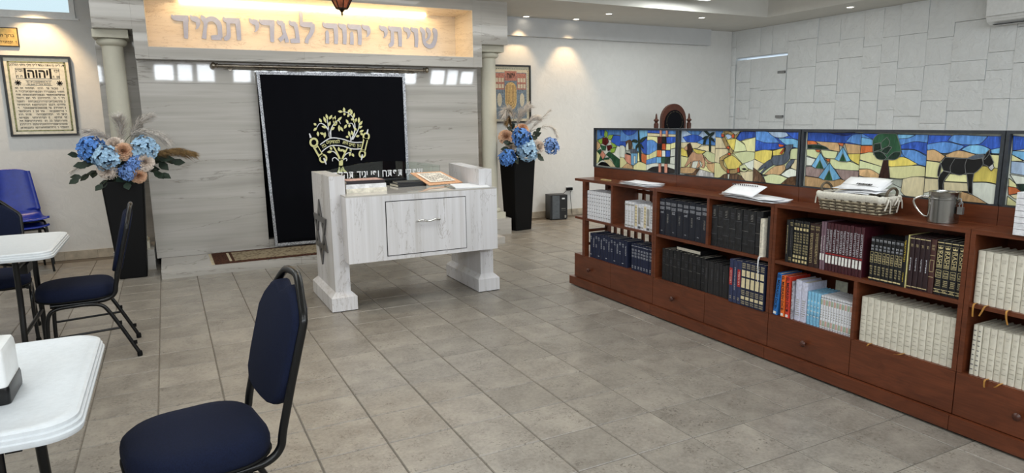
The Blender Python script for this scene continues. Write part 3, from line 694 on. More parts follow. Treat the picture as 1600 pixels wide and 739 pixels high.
tag(ps, 'white blank pamphlet lying beside the orange bordered card', 'pamphlet')

# ================================================================== BOOKCASES
BF = 0.81; BB = 1.10                 # front and back planes of the shelving
UB = [2.19, 1.06, -0.072, -1.207, -2.34]
ULAB = ['open slatted bookcase of reddish wood holding white and navy book sets, end of the row', 'reddish wood bookcase full of black books, next to the slatted one',
        'reddish wood bookcase under the wicker basket and steel cup', 'reddish wood bookcase of cream books nearest the camera']
units = []
for k in range(4):
    y1, y0 = UB[k]-0.0015, UB[k+1]+0.0015; ym = (y0+y1)/2
    t = thing('bookcase', ULAB[k], 'bookcase', (BF, ym, 0), 0, 'low bookcases under the stained glass'); units.append(t)
    def P(name, x0, x1, ya, yb, z0, z1, m=WOOD, bev=0.0015, par=None):
        return MB().box(x0-BF, x1-BF, ya-ym, yb-ym, z0, z1).build(name, m, par or t, bevel=bev)
    ye = y1+(0.055 if k == 0 else 0)
    P('plinth', BF-0.022, BB, y0, ye, 0.012, 0.085)
    m = MB()
    for yy in (y0+0.06, y1-0.06):
        for xx in (BF+0.03, BB-0.05): m.lathe([(0.014, 0), (0.014, 0.0125)], 10, (xx-BF, yy-ym, 0))
    m.build('plinth_foot', RUBBER, t)
    P('box_frame', BF+0.018, BB, y0, y1, 0.086, 0.300)
    yd = (1.62, 0.492, -0.648, -1.80)[k]
    d1 = P('drawer', BF, BF+0.018, yd+0.002, y1-0.001, 0.09, 0.302); yk = (1.929, 0.813, -0.356, -1.49)[k]
    MB().lathe([(0.007, 0), (0.007, 0.012), (0.017, 0.018), (0.019, 0.026), (0.013, 0.034), (0.003, 0.037)], 14, (0, yk-ym, 0.192), ax=lambda p: Vector((-p.z, p.x, p.y))).build('knob', WOODD, d1, smooth=0.8)
    P('drawer', BF, BF+0.018, y0+0.001, yd-0.002, 0.09, 0.302)
    P('box_top', BF+0.004, BB, y0, y1, 0.300, 0.306)
    P('top_board', BF, BB, y0, y1, 0.978, 1.0); P('back_board', 1.02, 1.05, y0+(0.0 if k else 0), y1, 1.0, 1.09)
    P('shelf', BF+0.003, BB-0.02, y0+0.018, y1-(0.0 if k == 0 else 0.018), 0.632, 0.652)
    P('side_panel', BF, BB, y0, y0+0.022, 0.306, 0.978)
    if k:
        P('side_panel', BF, BB, y1-0.022, y1, 0.306, 0.978)
        P('back_panel', BB-0.012, BB, y0+0.022, y1-0.022, 0.306, 0.978)
    else:
        P('post', BF, BF+0.045, 2.02, 2.06, 0.306, 0.978); P('post', BB-0.045, BB, 2.02, 2.06, 0.306, 0.978)
        for z in (0.40, 0.52, 0.72, 0.84): P('rail', BF+0.045, BB-0.045, 2.035, 2.055, z, z+0.025)
        P('rail', BB-0.03, BB-0.006, y0+0.022, 2.02, 0.90, 0.93); P('rail', BB-0.03, BB-0.006, y0+0.022, 2.02, 0.45, 0.48)
        for q in range(9): P('picket', BB-0.024, BB-0.008, 1.92-q*0.1, 1.95-q*0.1, 0.306, 0.978)
        P('divider', BF, BB-0.03, 1.606, 1.628, 0.652, 0.978)
    if k == 1: P('divider', BF, BB-0.012, 0.481, 0.503, 0.652, 0.978)
    if k == 2: P('divider', BF, BB-0.012, -0.66, -0.640, 0.306, 0.632)

# ------------------------------------------------------------------ books
XS = 0.828                            # plane of the spines
prnt = {}
def col(name, c, rough=0.5, metal=0.0, var=0.08, bump=0.0): return mat(name, c, rough, metal, var, 60, bump)
NAVYB = col('navy cloth', (18, 27, 56), 0.65); BLKB = col('black leatherette', (15, 16, 20), 0.5, bump=0.15); BLKW = mat('worn black leatherette', (24, 25, 28), 0.55, 0, 0.6, 35, 0.3)
WHTB = col('white glossy cover', (226, 227, 232), 0.35); CRMB = mat('cream cloth', (216, 211, 196), 0.65, 0, 0.05, 30, 0.15); MARB = col('burgundy leatherette', (66, 22, 32), 0.45)
BRNB = col('dark brown leatherette', (48, 28, 26), 0.45); GILT = mat('gilt print', (222, 206, 156), 0.4, 0.2, var=0.12); SLVP = mat('silver print', (214, 217, 226), 0.45, 0.1, var=0.08)
GRYP = mat('pale grey print', (158, 156, 150), 0.7); WLAB = col('white spine label', (232, 232, 228), 0.5); DKP = mat('dark grey print', (92, 92, 98), 0.7)
REDB = col('red cover', (206, 62, 44), 0.45); ORGB = col('orange cover', (232, 112, 40), 0.45); BLUB = col('bright blue cover', (34, 110, 186), 0.45); LBLB = mat('pale blue print cover', (126, 184, 226), 0.4, 0, 0.2, 25)
CREMP = mat('cream spine panel', (222, 208, 170), 0.5, var=0.08); REDP = col('red spine panel', (170, 44, 44), 0.5); GRNP = mat('sage spine panel', (160, 176, 150), 0.5, var=0.3, scale=18); PINKP = mat('rose spine panel', (206, 170, 158), 0.5, var=0.25, scale=18)
rb_ = random.Random(5)
_bm = {}
def book_meshes(t, h, d, cover, round_=True):
    key = (round(t, 4), round(h, 3), round(d, 3), cover.name)
    if key in _bm: return _bm[key]
    m = MB(); b = min(0.003, t*0.16); w = t/2-0.0006
    m.box(0.004, d, -w, -w+b, 0, h).box(0.004, d, w-b, w, 0, h)
    out = [(0.004+b, w-b*0.3), (0.004, w), (0.0012, w*0.7), (0.0, w*0.25), (0.0, -w*0.25), (0.0012, -w*0.7), (0.004, -w), (0.004+b, -w+b*0.3)]
    m.prism(out, 0, h, lambda u, v, z: (u, v, z))
    c = m.mesh('book', cover)
    p = MB().box(0.006, d-0.006, -w+b, w-b, 0.004, h-0.005).mesh('page_block', PAGES)
    _bm[key] = (c, p); return c, p
def spine_print(items, t, h, seed=0):
    """items: (kind, z0, z1, ...) with z as fractions of the height; geometry sits on the spine, facing -X"""
    r = random.Random(seed); m = MB(); ms = []; X = -0.0004; w = t/2-0.0006
    def q(y0, y1, z0, z1, mt, x=X):
        if mt not in ms: ms.append(mt)
        m.mi = ms.index(mt); m.face(m.verts([(x, y1, z0), (x, y0, z0), (x, y0, z1), (x, y1, z1)]))
    for it in items:
        k, a, b, mt = it[:4]; z0, z1 = a*h, b*h
        if k == 'band': q(-w*0.96, w*0.96, z0, z1, mt, -0.0003)
        elif k == 'panel': q(-w*0.8, w*0.8, z0, z1, mt, -0.0003)
        elif k == 'label': q(-w*0.72, w*0.72, z0, z1, mt, -0.0006)
        elif k == 'frame':
            for yy in (-w*0.78, w*0.78-0.0012): q(yy, yy+0.0012, z0, z1, mt)
            for zz in (z0, z1-0.0015): q(-w*0.78, w*0.78, zz, zz+0.0015, mt)
        elif k == 'lines':
            n = it[4]
            for i in range(n):
                z = z0+(z1-z0)*(i+0.5)/n; a_ = w*r.uniform(0.35, 0.75); q(-a_, a_, z-0.0022, z+0.0022, mt)
        elif k == 'glyph':                    # upright lettering too small to read: little strokes
            n = it[4]; cw = it[5] if len(it) > 5 else 0.75
            for i in range(n):
                z = z0+(z1-z0)*i/n; hh = (z1-z0)/n*0.62; y = -w*cw
                while y < w*cw-0.002:
                    g_ = r.uniform(0.0022, 0.0045); q(y, y+0.0013, z, z+hh, mt)
                    q(y, min(y+g_, w*cw), z+hh-0.0018, z+hh, mt); y += g_+0.0016
        elif k == 'vglyph':                   # lettering running along the spine
            z = z0; cw = it[4]
            while z < z1-0.004:
                g_ = r.uniform(0.004, 0.009); q(-w*cw, w*cw, z, z+0.002, mt); q(-w*cw, -w*cw+0.002, z, min(z+g_, z1), mt)
                if r.random() < 0.5: q(w*cw-0.002, w*cw, z, z+g_, mt)
                z += g_+0.003
    return m.mesh('spine_print', ms or [INK], recalc=False)
def book(y, t, h, cover, items, label, group, z, d=0.17, x=XS, seed=None, text=None, lean=0.0, mesh_print=None, cat='book', name='book'):
    c, p = book_meshes(t, h, d, cover)
    o = link(name, c, None, (x, y, z), (lean, 0, 0)); tag(o, label, cat, group); link('page_block', p, o)
    if mesh_print is not None: link('spine_print', mesh_print, o)
    elif items: link('spine_print', spine_print(items, t, h, seed if seed is not None else rb_.randint(0, 9999)), o)
    return o
def row(y0, y1, n, z, h, cover, styles, lab, group, d=0.17, jit=0.004, x=XS, jh=0.003, where='end', even=True, jx=0.004):
    """n books filling y0 (far) .. y1 (near); styles = list of print recipes used in turn; lab has {n} for the ordinal"""
    st = (y0-y1)/n; cache = {}
    for i in range(n):
        t = st-0.0008; cv = cover[i % len(cover)] if isinstance(cover, list) else cover
        si = i % len(styles); key = (si, i % 3)
        if key not in cache and styles[si]: cache[key] = spine_print(styles[si], t, h, si*7+i)
        hh = h+(rb_.uniform(-jh, jh) if jh else 0)
        book(y0-st*(i+0.5), t, hh, cv, None, lab.format(n=ORD[i]), group, z, d, x+rb_.uniform(0, jx), mesh_print=cache.get(key))
Z1, Z0 = 0.6525, 0.3065
# unit 1
row(2.018, 1.660, 10, Z1, 0.248, WHTB, [[('lines', .06, .94, DKP, 7)]], 'white uniform volume, {n} from the open end of the top slatted shelf', 'white volumes on the top slatted shelf', jh=0.0, jx=0.001)
row(1.462, 1.338, 3, Z1, 0.208, WHTB, [[('band', .86, .92, GRYP), ('glyph', .2, .7, GRYP, 5), ('band', .05, .1, GRYP)]], 'short white volume with grey bands, {n} of three right of the wooden divider', 'short white volumes', jh=0.004)
row(1.330, 1.100, 6, Z1, 0.205, WHTB, [[('panel', .1, .93, CREMP), ('lines', .2, .9, DKP, 6)], [('band', .03, .12, DKP), ('panel', .2, .85, GRYP)], [('glyph', .3, .9, DKP, 6), ('band', .06, .1, GRYP)]], 'short white patterned volume, {n} after the plain banded ones', 'short white patterned volumes', jh=0.006)
row(1.968, 1.420, 14, Z0, 0.222, NAVYB, [[('glyph', .74, .9, SLVP, 2, .6), ('lines', .1, .16, SLVP, 1)], [('vglyph', .45, .85, SLVP, .35)], [('glyph', .80, .92, SLVP, 2, .6), ('glyph', .45, .6, SLVP, 2, .5)]], 'navy cloth volume, {n} from the open end of the lower slatted shelf', 'navy volumes on the lower slatted shelf', jh=0.004)
row(1.362, 1.106, 7, Z0, 0.218, NAVYB, [[('glyph', .5, .85, SLVP, 3, .75), ('band', .92, .93, SLVP), ('glyph', .08, .2, SLVP, 2, .6)]], 'navy volume with bold silver titles, {n} of the set by the black bookcase', 'navy volumes with bold silver titles', jh=0.004)
# unit 2
row(1.028, 0.508, 8, Z1, 0.276, col('blue black cloth', (19, 24, 38), 0.5), [[('glyph', .70, .95, SLVP, 2, .8), ('vglyph', .60, .68, SLVP, .5), ('glyph', .1, .14, SLVP, 1, .3)], [('glyph', .72, .95, SLVP, 2, .8), ('vglyph', .35, .6, GRYP, .2)]], 'tall black navy volume with silver title, {n} on the top shelf of black books', 'tall volumes with silver titles', d=0.2)
row(0.478, 0.030, 8, Z1, 0.28, BLKW, [[('band', .70, .71, DKP), ('band', .30, .31, DKP), ('vglyph', .75, .92, GRYP, .3)], [('glyph', .74, .9, DKP, 3, .6), ('band', .5, .505, GRYP), ('band', .2, .206, DKP)]], 'tall worn black volume, {n} right of the shelf divider', 'tall worn black volumes', d=0.2)
o = book(0.012, 0.030, 0.243, col('cream pamphlet', (226, 220, 202), 0.6), [('vglyph', .25, .88, GRYP, .2)], 'slim cream booklet with a white ribbon beside the worn black volumes', None, Z1, x=0.806, d=0.15)
m = MB()
for k, (a, b_) in enumerate(((0.004, -0.10), (-0.004, -0.16))):
    m.tube(bez([(0.01, a, 0.004), (-0.012, a, -0.004), (-0.016, a+0.004*k, -0.05), (-0.012, a-0.006+0.01*k, b_)], 5), 0.0022, 5)
m.build('ribbon', WHITEINK, o)
book(-0.022, 0.026, 0.262, BLKW, None, 'worn black volume behind the slim cream booklet at the shelf end', None, Z1, d=0.2)
row(0.985, 0.522, 11, Z0, 0.243, BLKB, [[('band', .76, .765, DKP), ('band', .52, .525, DKP), ('band', .26, .265, DKP), ('glyph', .58, .7, DKP, 2, .55)], [('band', .76, .765, DKP), ('band', .5, .505, GRYP), ('glyph', .8, .92, DKP, 2, .5)]], 'black ribbed volume, {n} from the slatted end of the lower black shelf', 'black ribbed volumes', d=0.2)
row(0.520, 0.272, 9, Z0, 0.226, col('dull black cloth', (32, 31, 33), 0.7), [[('vglyph', .45, .8, DKP, .25)], None], 'thin dull black volume, {n} between the ribbed and the red banded ones', 'thin dull black volumes', jh=0.006)
XG = 0.802
row(0.266, 0.160, 3, 0.3065, 0.29, col('slate navy cloth', (44, 52, 84), 0.5), [[('panel', .40, .80, REDP), ('vglyph', .45, .78, WLAB, .35), ('glyph', .08, .16, CREMP, 2, .5)], [('vglyph', .3, .85, SLVP, .3), ('glyph', .08, .16, CREMP, 2, .5)]], 'slate navy volume, {n} of three with red banded spines', 'red banded navy volumes', x=XG, jx=0.001, jh=0.004)
row(0.158, -0.034, 5, 0.3065, 0.296, NAVYB, [[('glyph', .84, .97, CREMP, 3, .8), ('panel', .66, .80, CREMP), ('panel', .40, .62, CREMP), ('glyph', .24, .36, CREMP, 3, .8), ('panel', .14, .21, CREMP), ('glyph', .03, .12, CREMP, 2, .8)]], 'tall navy volume with cream and gilt panels, {n} of five jutting forward', 'navy volumes with cream panels', x=XG, jx=0.0, jh=0.0)
o = bk('black_volume', 'black volume lying on its side on top of the ribbed black row', 0.86, 1.03, 0.60, 0.86, 0.553, 0.582, BLKB)
# unit 3, top shelf
book(-0.166, 0.024, 0.258, BLKB, [('vglyph', .2, .9, GILT, .2)], 'narrow black volume with gilt lettering beside the bookcase side panel', None, Z1)
book(-0.193, 0.026, 0.262, BLKB, [('glyph', .86, .96, GILT, 2), ('glyph', .05, .14, GILT, 2), ('vglyph', .3, .8, DKP, .3)], 'black volume with gilt crest, beside the dotted gilt set', None, Z1)
row(-0.208, -0.316, 5, Z1, 0.262, BLKB, [[('glyph', .88, .97, GILT, 1, .7), ('label', .78, .84, GILT), ('glyph', .5, .74, GILT, 4, .8), ('glyph', .24, .48, GILT, 4, .8), ('label', .14, .2, GILT), ('label', .04, .1, GILT)]], 'black volume with gilt dots and title, {n} of a set of five', 'black volumes with gilt dots', jh=0)
row(-0.318, -0.392, 2, Z1, 0.258, BRNB, [[('glyph', .85, .97, GILT, 2), ('vglyph', .1, .8, GILT, .45)]], 'dark brown volume with gilt spine, {n} of two before the burgundy set', 'dark brown gilt volumes', jh=0)
row(-0.396, -0.430, 2, Z1, 0.278, col('greyed mauve cover', (118, 92, 104), 0.5), [[('vglyph', .38, .72, WLAB, .35), ('label', .2, .34, WLAB)]], 'greyed mauve volume with white label, {n} of two before the burgundy set', 'greyed mauve volumes', jh=0.0)
row(-0.432, -0.664, 11, Z1, 0.276, MARB, [[('vglyph', .40, .88, SLVP, .62), ('label', .16, .33, WLAB), ('band', .35, .37, REDP)]], 'burgundy volume with white shelf label, {n} of the burgundy set', 'burgundy volumes with white labels', jh=0.003)
row(-0.705, -0.886, 8, Z1, 0.236, BLKB, [[('glyph', .9, .985, SLVP, 1, .8), ('frame', .42, .66, GILT), ('glyph', .46, .62, GILT, 3, .6), ('glyph', .7, .84, SLVP, 2, .6), ('glyph', .14, .36, GILT, 4, .6), ('band', .04, .07, GILT)]], 'shorter black volume with silver and gilt spine, {n} of the low set', 'shorter black volumes', jh=0, d=0.16)
book(-0.895, 0.018, 0.268, BLKB, [('vglyph', .5, .92, col('yellow print', (226, 196, 60), 0.5), .45), ('vglyph', .1, .3, col('yellow print', (226, 196, 60), 0.5), .3)], 'thin black volume with yellow lettering down the spine', None, Z1)
book(-0.909, 0.007, 0.275, col('pale yellow cover', (206, 196, 132), 0.6), None, 'very thin pale yellow booklet beside the maroon volumes', None, Z1)
row(-0.914, -1.020, 4, Z1, 0.272, col('blackish maroon cloth', (40, 20, 26), 0.5), [[('band', .95, .965, GILT), ('glyph', .8, .88, GILT, 1, .5), ('vglyph', .35, .6, SLVP, .2), ('band', .04, .055, GILT)]], 'blackish maroon volume with gilt bands, {n} of four', 'blackish maroon volumes', jh=0, d=0.19)
book(-1.034, 0.027, 0.27, col('brown leatherette', (72, 42, 38), 0.45), [('frame', .4, .62, GILT), ('glyph', .8, .92, GILT, 2, .6), ('band', .7, .706, GILT), ('band', .3, .306, GILT)], 'brown volume with an oval gilt frame before the crowned set', None, Z1, d=0.19)
def crown_print(t, h):
    m = spine_print([('band', .95, .965, GILT), ('band', .90, .905, GILT), ('frame', .50, .82, GILT), ('frame', .32, .46, GILT), ('glyph', .34, .44, GILT, 2, .6), ('glyph', .16, .29, GILT, 4, .7), ('band', .05, .06, GILT), ('band', .10, .11, GILT), ('glyph', .06, .1, GILT, 1, .5)], t, h, 11)
    b = bmesh.new(); b.from_mesh(m); w = t*0.36
    P_ = [(-w*.8, .845), (w*.8, .845), (w, .885), (w*.4, .865), (0, .892), (-w*.4, .865), (-w, .885)]
    f = b.faces.new([b.verts.new((-0.0005, -u, v*h)) for u, v in P_]); b.to_mesh(m); b.free(); return m
cp_ = crown_print(0.0335, 0.272); yy = -1.052
for i in range(4):
    o = book(yy-0.0343*(i+0.5), 0.0335, 0.272, BLKB, None, 'black volume with a gilt crown and lettering, %s of four by the side panel' % ORD[i], 'black volumes with gilt crowns', Z1, d=0.19, mesh_print=cp_)
    q = link('spine_title', text_mesh('RASHI', 0.030, GILT, extrude=0.0), o, (-0.0011, 0, 0.18), FACE_SPINE)
# unit 3, lower shelf
def midrash(y, t, h, cover, label, lean):
    o = book(y, t, h, cover, None, label, None, 0.3075, d=0.18, x=0.815, lean=lean)
    q = link('spine_title', text_mesh('EL MIDRASH DICE', 0.0265, INK, bold=0.0004), o, (-0.0009, 0.0, h*0.58), FACE_SPINE)
    return o, h
for y, t, h, cv, lb, ln, num in ((-0.114, 0.034, 0.268, BLUB, 'bright blue paperback leaning at the end of the lower shelf', 0.085, '5'), (-0.170, 0.030, 0.258, ORGB, 'orange paperback between the blue and the red ones', -0.02, '3'), (-0.206, 0.030, 0.258, REDB, 'red paperback beside the orange one', -0.02, '4')):
    o, h = midrash(y, t, h, cv, lb, ln)
    link('spine_number', text_mesh(num, 0.022, INK, bold=0.0005), o, (-0.0009, 0, 0.045), FACE_X); MB().box(-0.0008, -0.0002, -t*0.3, t*0.3, 0.006, 0.022).build('spine_label', WLAB, o)
fo = book(-0.143, 0.012, 0.2, WHTB, None, 'slim white leaflet tucked behind the orange paperback', None, 0.3075, x=0.86, d=0.14)
book(-0.232, 0.016, 0.235, mat('mottled grey cover', (150, 148, 156), 0.4, 0, 0.4, 30), [('lines', .1, .9, DKP, 8)], 'grey mottled magazine beside the red paperback', None, 0.3075, x=0.822)
row(-0.244, -0.330, 2, 0.3065, 0.246, col('lavender white cover', (206, 208, 228), 0.4), [[('lines', .12, .55, GRYP, 8)]], 'lavender white booklet, {n} of two beside the mottled magazine', 'lavender white booklets', jh=0.004)
row(-0.334, -0.424, 4, 0.3065, 0.20, LBLB, [[('lines', .2, .8, WLAB, 4)]], 'pale blue booklet, {n} of four', 'pale blue booklets', jh=0.002, jx=0.001)
row(-0.426, -0.632, 12, 0.3065, 0.196, WHTB, [[('band', .93, .945, INK), ('panel', .72, .88, GRNP), ('lines', .3, .6, GRYP, 4), ('panel', .08, .24, PINKP), ('band', .03, .04, INK)], [('band', .93, .945, INK), ('panel', .72, .88, PINKP), ('lines', .3, .6, GRYP, 4), ('panel', .08, .24, GRNP), ('band', .03, .04, INK)]], 'thin white booklet with pastel panels, {n} of the pastel row', 'thin pastel panelled booklets', jh=0.0, jx=0.001)
for k, (y, c_) in enumerate(((-0.40, 'upright pale card standing behind the pale blue booklets'), (-0.53, 'upright pale card standing behind the pastel booklets'))):
    q = MB().box(0, 0.003, -0.04, 0.04, 0, 0.245).build('card', mat('pale card', (206, 206, 186), 0.6)); q.location = (1.04, y, 0.3065); tag(q, c_, 'card')
CRP = mat('faded print', (180, 174, 158), 0.7); CST = [[('glyph', .86, .90, CRP, 1, .4), ('glyph', .74, .82, CRP, 1, .4), ('lines', .1, .62, CRP, 6)], [('glyph', .82, .90, CRP, 2, .45), ('lines', .12, .66, CRP, 5)]]
row(-0.678, -1.182, 14, Z0, 0.248, CRMB, CST, 'cream cloth volume, {n} on the lower shelf below the crowned black books', 'cream volumes below the crowned books', jh=0.003, d=0.19)
RIB = mat('ochre ribbon', (176, 126, 58), 0.6)
def ribb(y, z, x=0.826, L=0.05, dx=0.0, n=0):
    m = MB(); f = [(x+0.02, y, z), (x-0.024, y, z+0.001), (x-0.03, y-dx*0.4, z-L*0.5), (x-0.026, y-dx, z-L)]
    C = bez(f, 5)
    for a, b_ in zip(C, C[1:]): m.face(m.verts([a+Vector((0, 0.004, 0)), a-Vector((0, 0.004, 0)), b_-Vector((0, 0.004, 0)), b_+Vector((0, 0.004, 0))]))
    return m
def ribbon_on(label_start, mk):
    for o in bpy.data.objects:
        if o.get('label', '').startswith(label_start):
            q = mk.build('ribbon', RIB, o, recalc=False); q.location = -Vector(o.location); return
# unit 4
row(-1.236, -1.656, 13, Z1, 0.250, CRMB, CST, 'cream cloth volume, {n} from the left end of the upper shelf nearest the camera', 'cream volumes on the upper shelf', jh=0.003, d=0.19)
row(-1.250, -1.292, 2, Z0, 0.243, CRMB, [[('lines', .06, .94, DKP, 9)]], 'cream volume with dotted grey spine, {n} of two on the lower shelf nearest the camera', 'cream volumes with dotted spines', d=0.19)
row(-1.293, -1.685, 13, Z0, 0.243, CRMB, CST, 'cream cloth volume, {n} after the dotted ones on the lower shelf nearest the camera', 'cream volumes on the lower shelf', jh=0.003, d=0.19)
ribbon_on('cream cloth volume, first from the left end', ribb(-1.258, 0.653, L=0.06)); ribbon_on('cream cloth volume, third from the left end', ribb(-1.305, 0.653, L=0.05, dx=-0.02)); ribbon_on('cream cloth volume, sixth from the left end', ribb(-1.395, 0.653, L=0.06, dx=0.01))
ribbon_on('cream cloth volume, second after the dotted', ribb(-1.34, 0.309, L=0.035)); ribbon_on('cream cloth volume, fourth after the dotted', ribb(-1.40, 0.309, L=0.02, dx=-0.02))
ribbon_on('cream cloth volume, eighth on the lower', ribb(-0.94, 0.309, L=0.012, dx=-0.04)); ribbon_on('cream cloth volume, third on the lower', ribb(-0.76, 0.309, L=0.014, dx=-0.01))

# ================================================================== STAINED GLASS
GLASS = {}
GLASS[0]='''
b 25 342 383 342 384 296 210 294 26 248
B 63 342 139 342 141 278 81 292
B 282 295 384 290 381 198 305 211 242 240
T 21 241 82 211 71 180 22 153
y 22 153 83 117 63 35 18 20
w 336 199 386 195 379 87 255 136
c 128 69 224 83 319 17 215 18
w 18 32 51 44 128 69 215 18 18 13
G 170 121 223 147 379 87 381 17 319 17 256 81
G 27 147 83 167 116 137 83 111
G 51 47 84 105 128 88 224 98 214 79 117 69
G 82 205 115 200 169 195 159 157 105 162
K 46 21 95 49 171 49 236 19
g 155 342 193 318 189 281 162 269 140 293
g 194 263 220 297 282 295 242 252
g 37 245 125 268 131 231 93 211
g 242 233 305 217 336 193 285 186
g 243 179 326 187 296 144 244 142
M 119 271 194 269 211 233 169 201 115 218
M 185 201 253 209 264 179 202 153
P 116 156 170 115 128 75 83 117
b 388 342 633 342 636 245 390 243
B 413 342 623 342 578 310 502 295 443 314
l 633 342 764 342 762 290 654 248
B 766 287 762 143 703 158 664 214 673 249
B 390 243 474 241 466 197 386 213
l 556 240 636 242 666 157 582 183
w 386 207 436 208 461 185 458 102 388 111
y 389 105 439 104 494 62 421 17 391 15
T 421 17 494 59 547 53 582 14
y 577 19 604 62 669 80 751 64 753 12 586 11
O 685 152 762 138 760 64 687 83
y 639 156 666 157 669 82 636 81
N 469 244 522 260 556 246 544 182 476 180
w 475 209 503 239 515 169 476 168
S 529 181 619 184 639 153 540 147
K 477 150 535 141 545 129 487 130
P 462 138 545 129 552 47 493 68 463 96
l 549 147 634 150 632 69 585 49 552 50
w 588 125 611 126 609 62 590 61
D 637 342 647 342 663 248 692 83 669 82 644 225
D 640 245 617 262 570 261 556 246 618 236
D 654 248 690 275 753 291 753 284 691 243
D 659 234 692 221 715 190 706 190 674 214
D 641 231 618 213 610 187 624 187 655 220
b 767 342 1118 342 1118 295 766 295
B 767 342 920 342 921 317 768 321
c 765 318 1118 311 1118 293 1033 293 766 293
y 766 293 892 289 894 237 850 258 762 262
b 763 259 833 263 894 237 892 182 811 145 762 143
y 793 145 892 187 889 132 794 105
y 762 143 793 145 794 105 763 98
b 759 98 889 132 887 82 822 67 760 64
w 760 61 891 82 1118 83 1118 18 762 16
K 771 16 841 46 985 59 1118 40 1118 16 937 8
B 1001 291 1118 293 1118 253 1060 241 1007 242
y 1003 237 1056 238 1054 190 1001 188
y 1060 241 1118 253 1118 211 1058 198
w 1058 198 1118 205 1118 147 1056 139
w 1056 133 1118 147 1118 83 1054 84
M 896 289 951 290 953 238 898 237
K 955 290 997 291 999 239 957 238
K 894 234 949 235 951 189 896 187
R 955 238 999 239 1001 191 957 189
O 896 185 951 186 953 134 898 132
w 955 184 997 185 999 136 957 135
B 1001 185 1054 187 1056 139 1003 136
l 894 129 949 131 951 85 895 82
G 951 132 999 134 1001 87 952 85
D 1001 134 1052 136 1054 87 1002 85
P 924 342 949 342 951 291 928 291
P 998 342 1023 342 1025 293 1002 292
P 921 78 951 79 954 8 924 8
P 993 81 1026 83 1029 10 996 8
'''
GLASS[1]='''
s 22 342 385 342 387 238 21 251
b 72 342 248 342 203 306 137 311
B 38 292 137 311 207 306 260 286 183 254 85 255
b 260 283 384 285 387 238 236 244 192 255
c 21 251 183 254 245 241 194 212 23 210
Y 23 207 105 213 99 144 26 151
c 194 209 262 232 387 233 386 174 298 194
h 257 169 306 195 386 174 385 115 327 118
y 26 148 100 141 103 67 30 63
y 100 141 257 169 327 118 386 112 270 70 103 67
w 155 110 233 126 270 73 148 60
y 228 64 278 97 389 38 332 28
T 303 105 386 112 385 38 322 64
T 25 59 130 68 210 57 159 23 27 18
N 159 23 202 57 245 59 200 8 69 11
e 236 59 381 37 387 8 195 8
p 151 183 257 175 294 104 279 70 253 72 269 103 225 125 244 84 219 67 201 69 221 119 164 116 139 66 121 68 146 109 85 69 71 71 109 126 126 158
Y 155 211 238 198 294 194 257 175 205 173 169 190
X 95 240 126 250 150 208 151 183 109 142 93 181
p 73 218 95 231 101 200 84 190 60 205
p 266 163 327 124 369 114 361 108 319 109 279 146
D 322 296 339 296 344 193 328 192
D 318 305 261 342 290 342 325 320
D 321 314 349 329 375 332 366 317 335 296
D 330 299 360 288 382 262 352 273 327 290
D 314 299 294 278 283 242 262 238 277 277
D 318 305 284 301 251 280 277 283 314 296
y 389 342 760 341 774 8 395 8
b 389 342 462 341 457 289 392 300
B 630 337 760 338 758 303 670 288 619 275 588 294
w 531 342 626 342 572 311
s 483 310 517 322 557 300 512 282
c 392 297 457 289 515 222 392 218
Y 496 281 588 292 605 250 563 203
h 588 289 672 246 689 210 571 198
y 634 273 762 303 761 205 689 208 664 257
c 396 215 515 219 525 191 440 153 442 112 393 121
h 571 187 682 207 761 202 764 155 658 120
Y 480 143 557 175 650 122 622 87 524 75
w 658 117 761 155 766 78 711 92
y 394 115 442 112 525 47 448 12 395 9
c 631 65 762 78 763 8 687 8
N 448 8 494 39 587 50 648 37 687 8
w 526 41 545 44 539 8 528 8
t 626 337 588 292 557 300 564 317 601 317
t 567 325 568 300 517 322 482 321 473 341 516 342
t 482 333 480 298 452 298 454 327
t 479 310 526 234 504 221 457 287
t 530 239 566 209 564 186 533 185 535 208 511 225
t 540 191 541 174 488 149 477 131 441 129 456 159
t 477 137 491 97 539 73 533 47 468 84 443 129
t 532 70 630 87 639 62 587 48 533 47
h 633 104 680 118 715 86 683 68 642 74
K 656 86 682 93 700 86 679 79
R 453 321 479 318 480 298 454 301
R 552 316 575 321 574 295 553 297
R 511 236 534 235 537 217 509 220
R 523 192 546 191 546 175 523 176
R 520 75 543 76 545 48 521 49
R 616 89 637 94 640 65 620 59
B 765 341 1113 341 1113 244 769 212
b 765 341 869 339 937 295 970 271 858 268 769 286
s 869 339 1012 337 1033 316 983 302 920 308
B 1012 337 1113 338 1113 292 1068 301
l 952 299 1068 298 1113 286 1113 240 1017 259
Y 769 207 844 222 914 218 906 160 850 131 768 160
Y 918 218 1011 243 1006 196 920 186
h 1057 235 1113 240 1113 173 1054 170
c 764 157 850 131 794 82 767 100
h 850 131 930 161 1062 170 1028 108 855 59 794 82
T 855 59 933 116 1018 133 1028 108 984 67
c 1066 117 1085 168 1113 173 1113 102
w 992 68 1059 110 1113 102 1113 67 1055 53
h 856 46 912 66 984 64 1047 49 996 8 875 8
N 763 100 820 70 875 8 765 8
N 996 8 1055 53 1113 67 1113 8
S 807 86 834 117 897 159 938 161 940 132 877 96 838 63 827 69 868 112 813 83
S 928 186 999 196 1020 228 1014 253 1040 260 1074 262 1072 245 1051 216 1054 173 1018 139 940 126 906 156
S 1034 134 1062 165 1092 169 1086 149 1043 106 1028 108
R 962 264 1010 256 999 247 968 244
R 976 204 1011 243 1013 234 991 198
'''
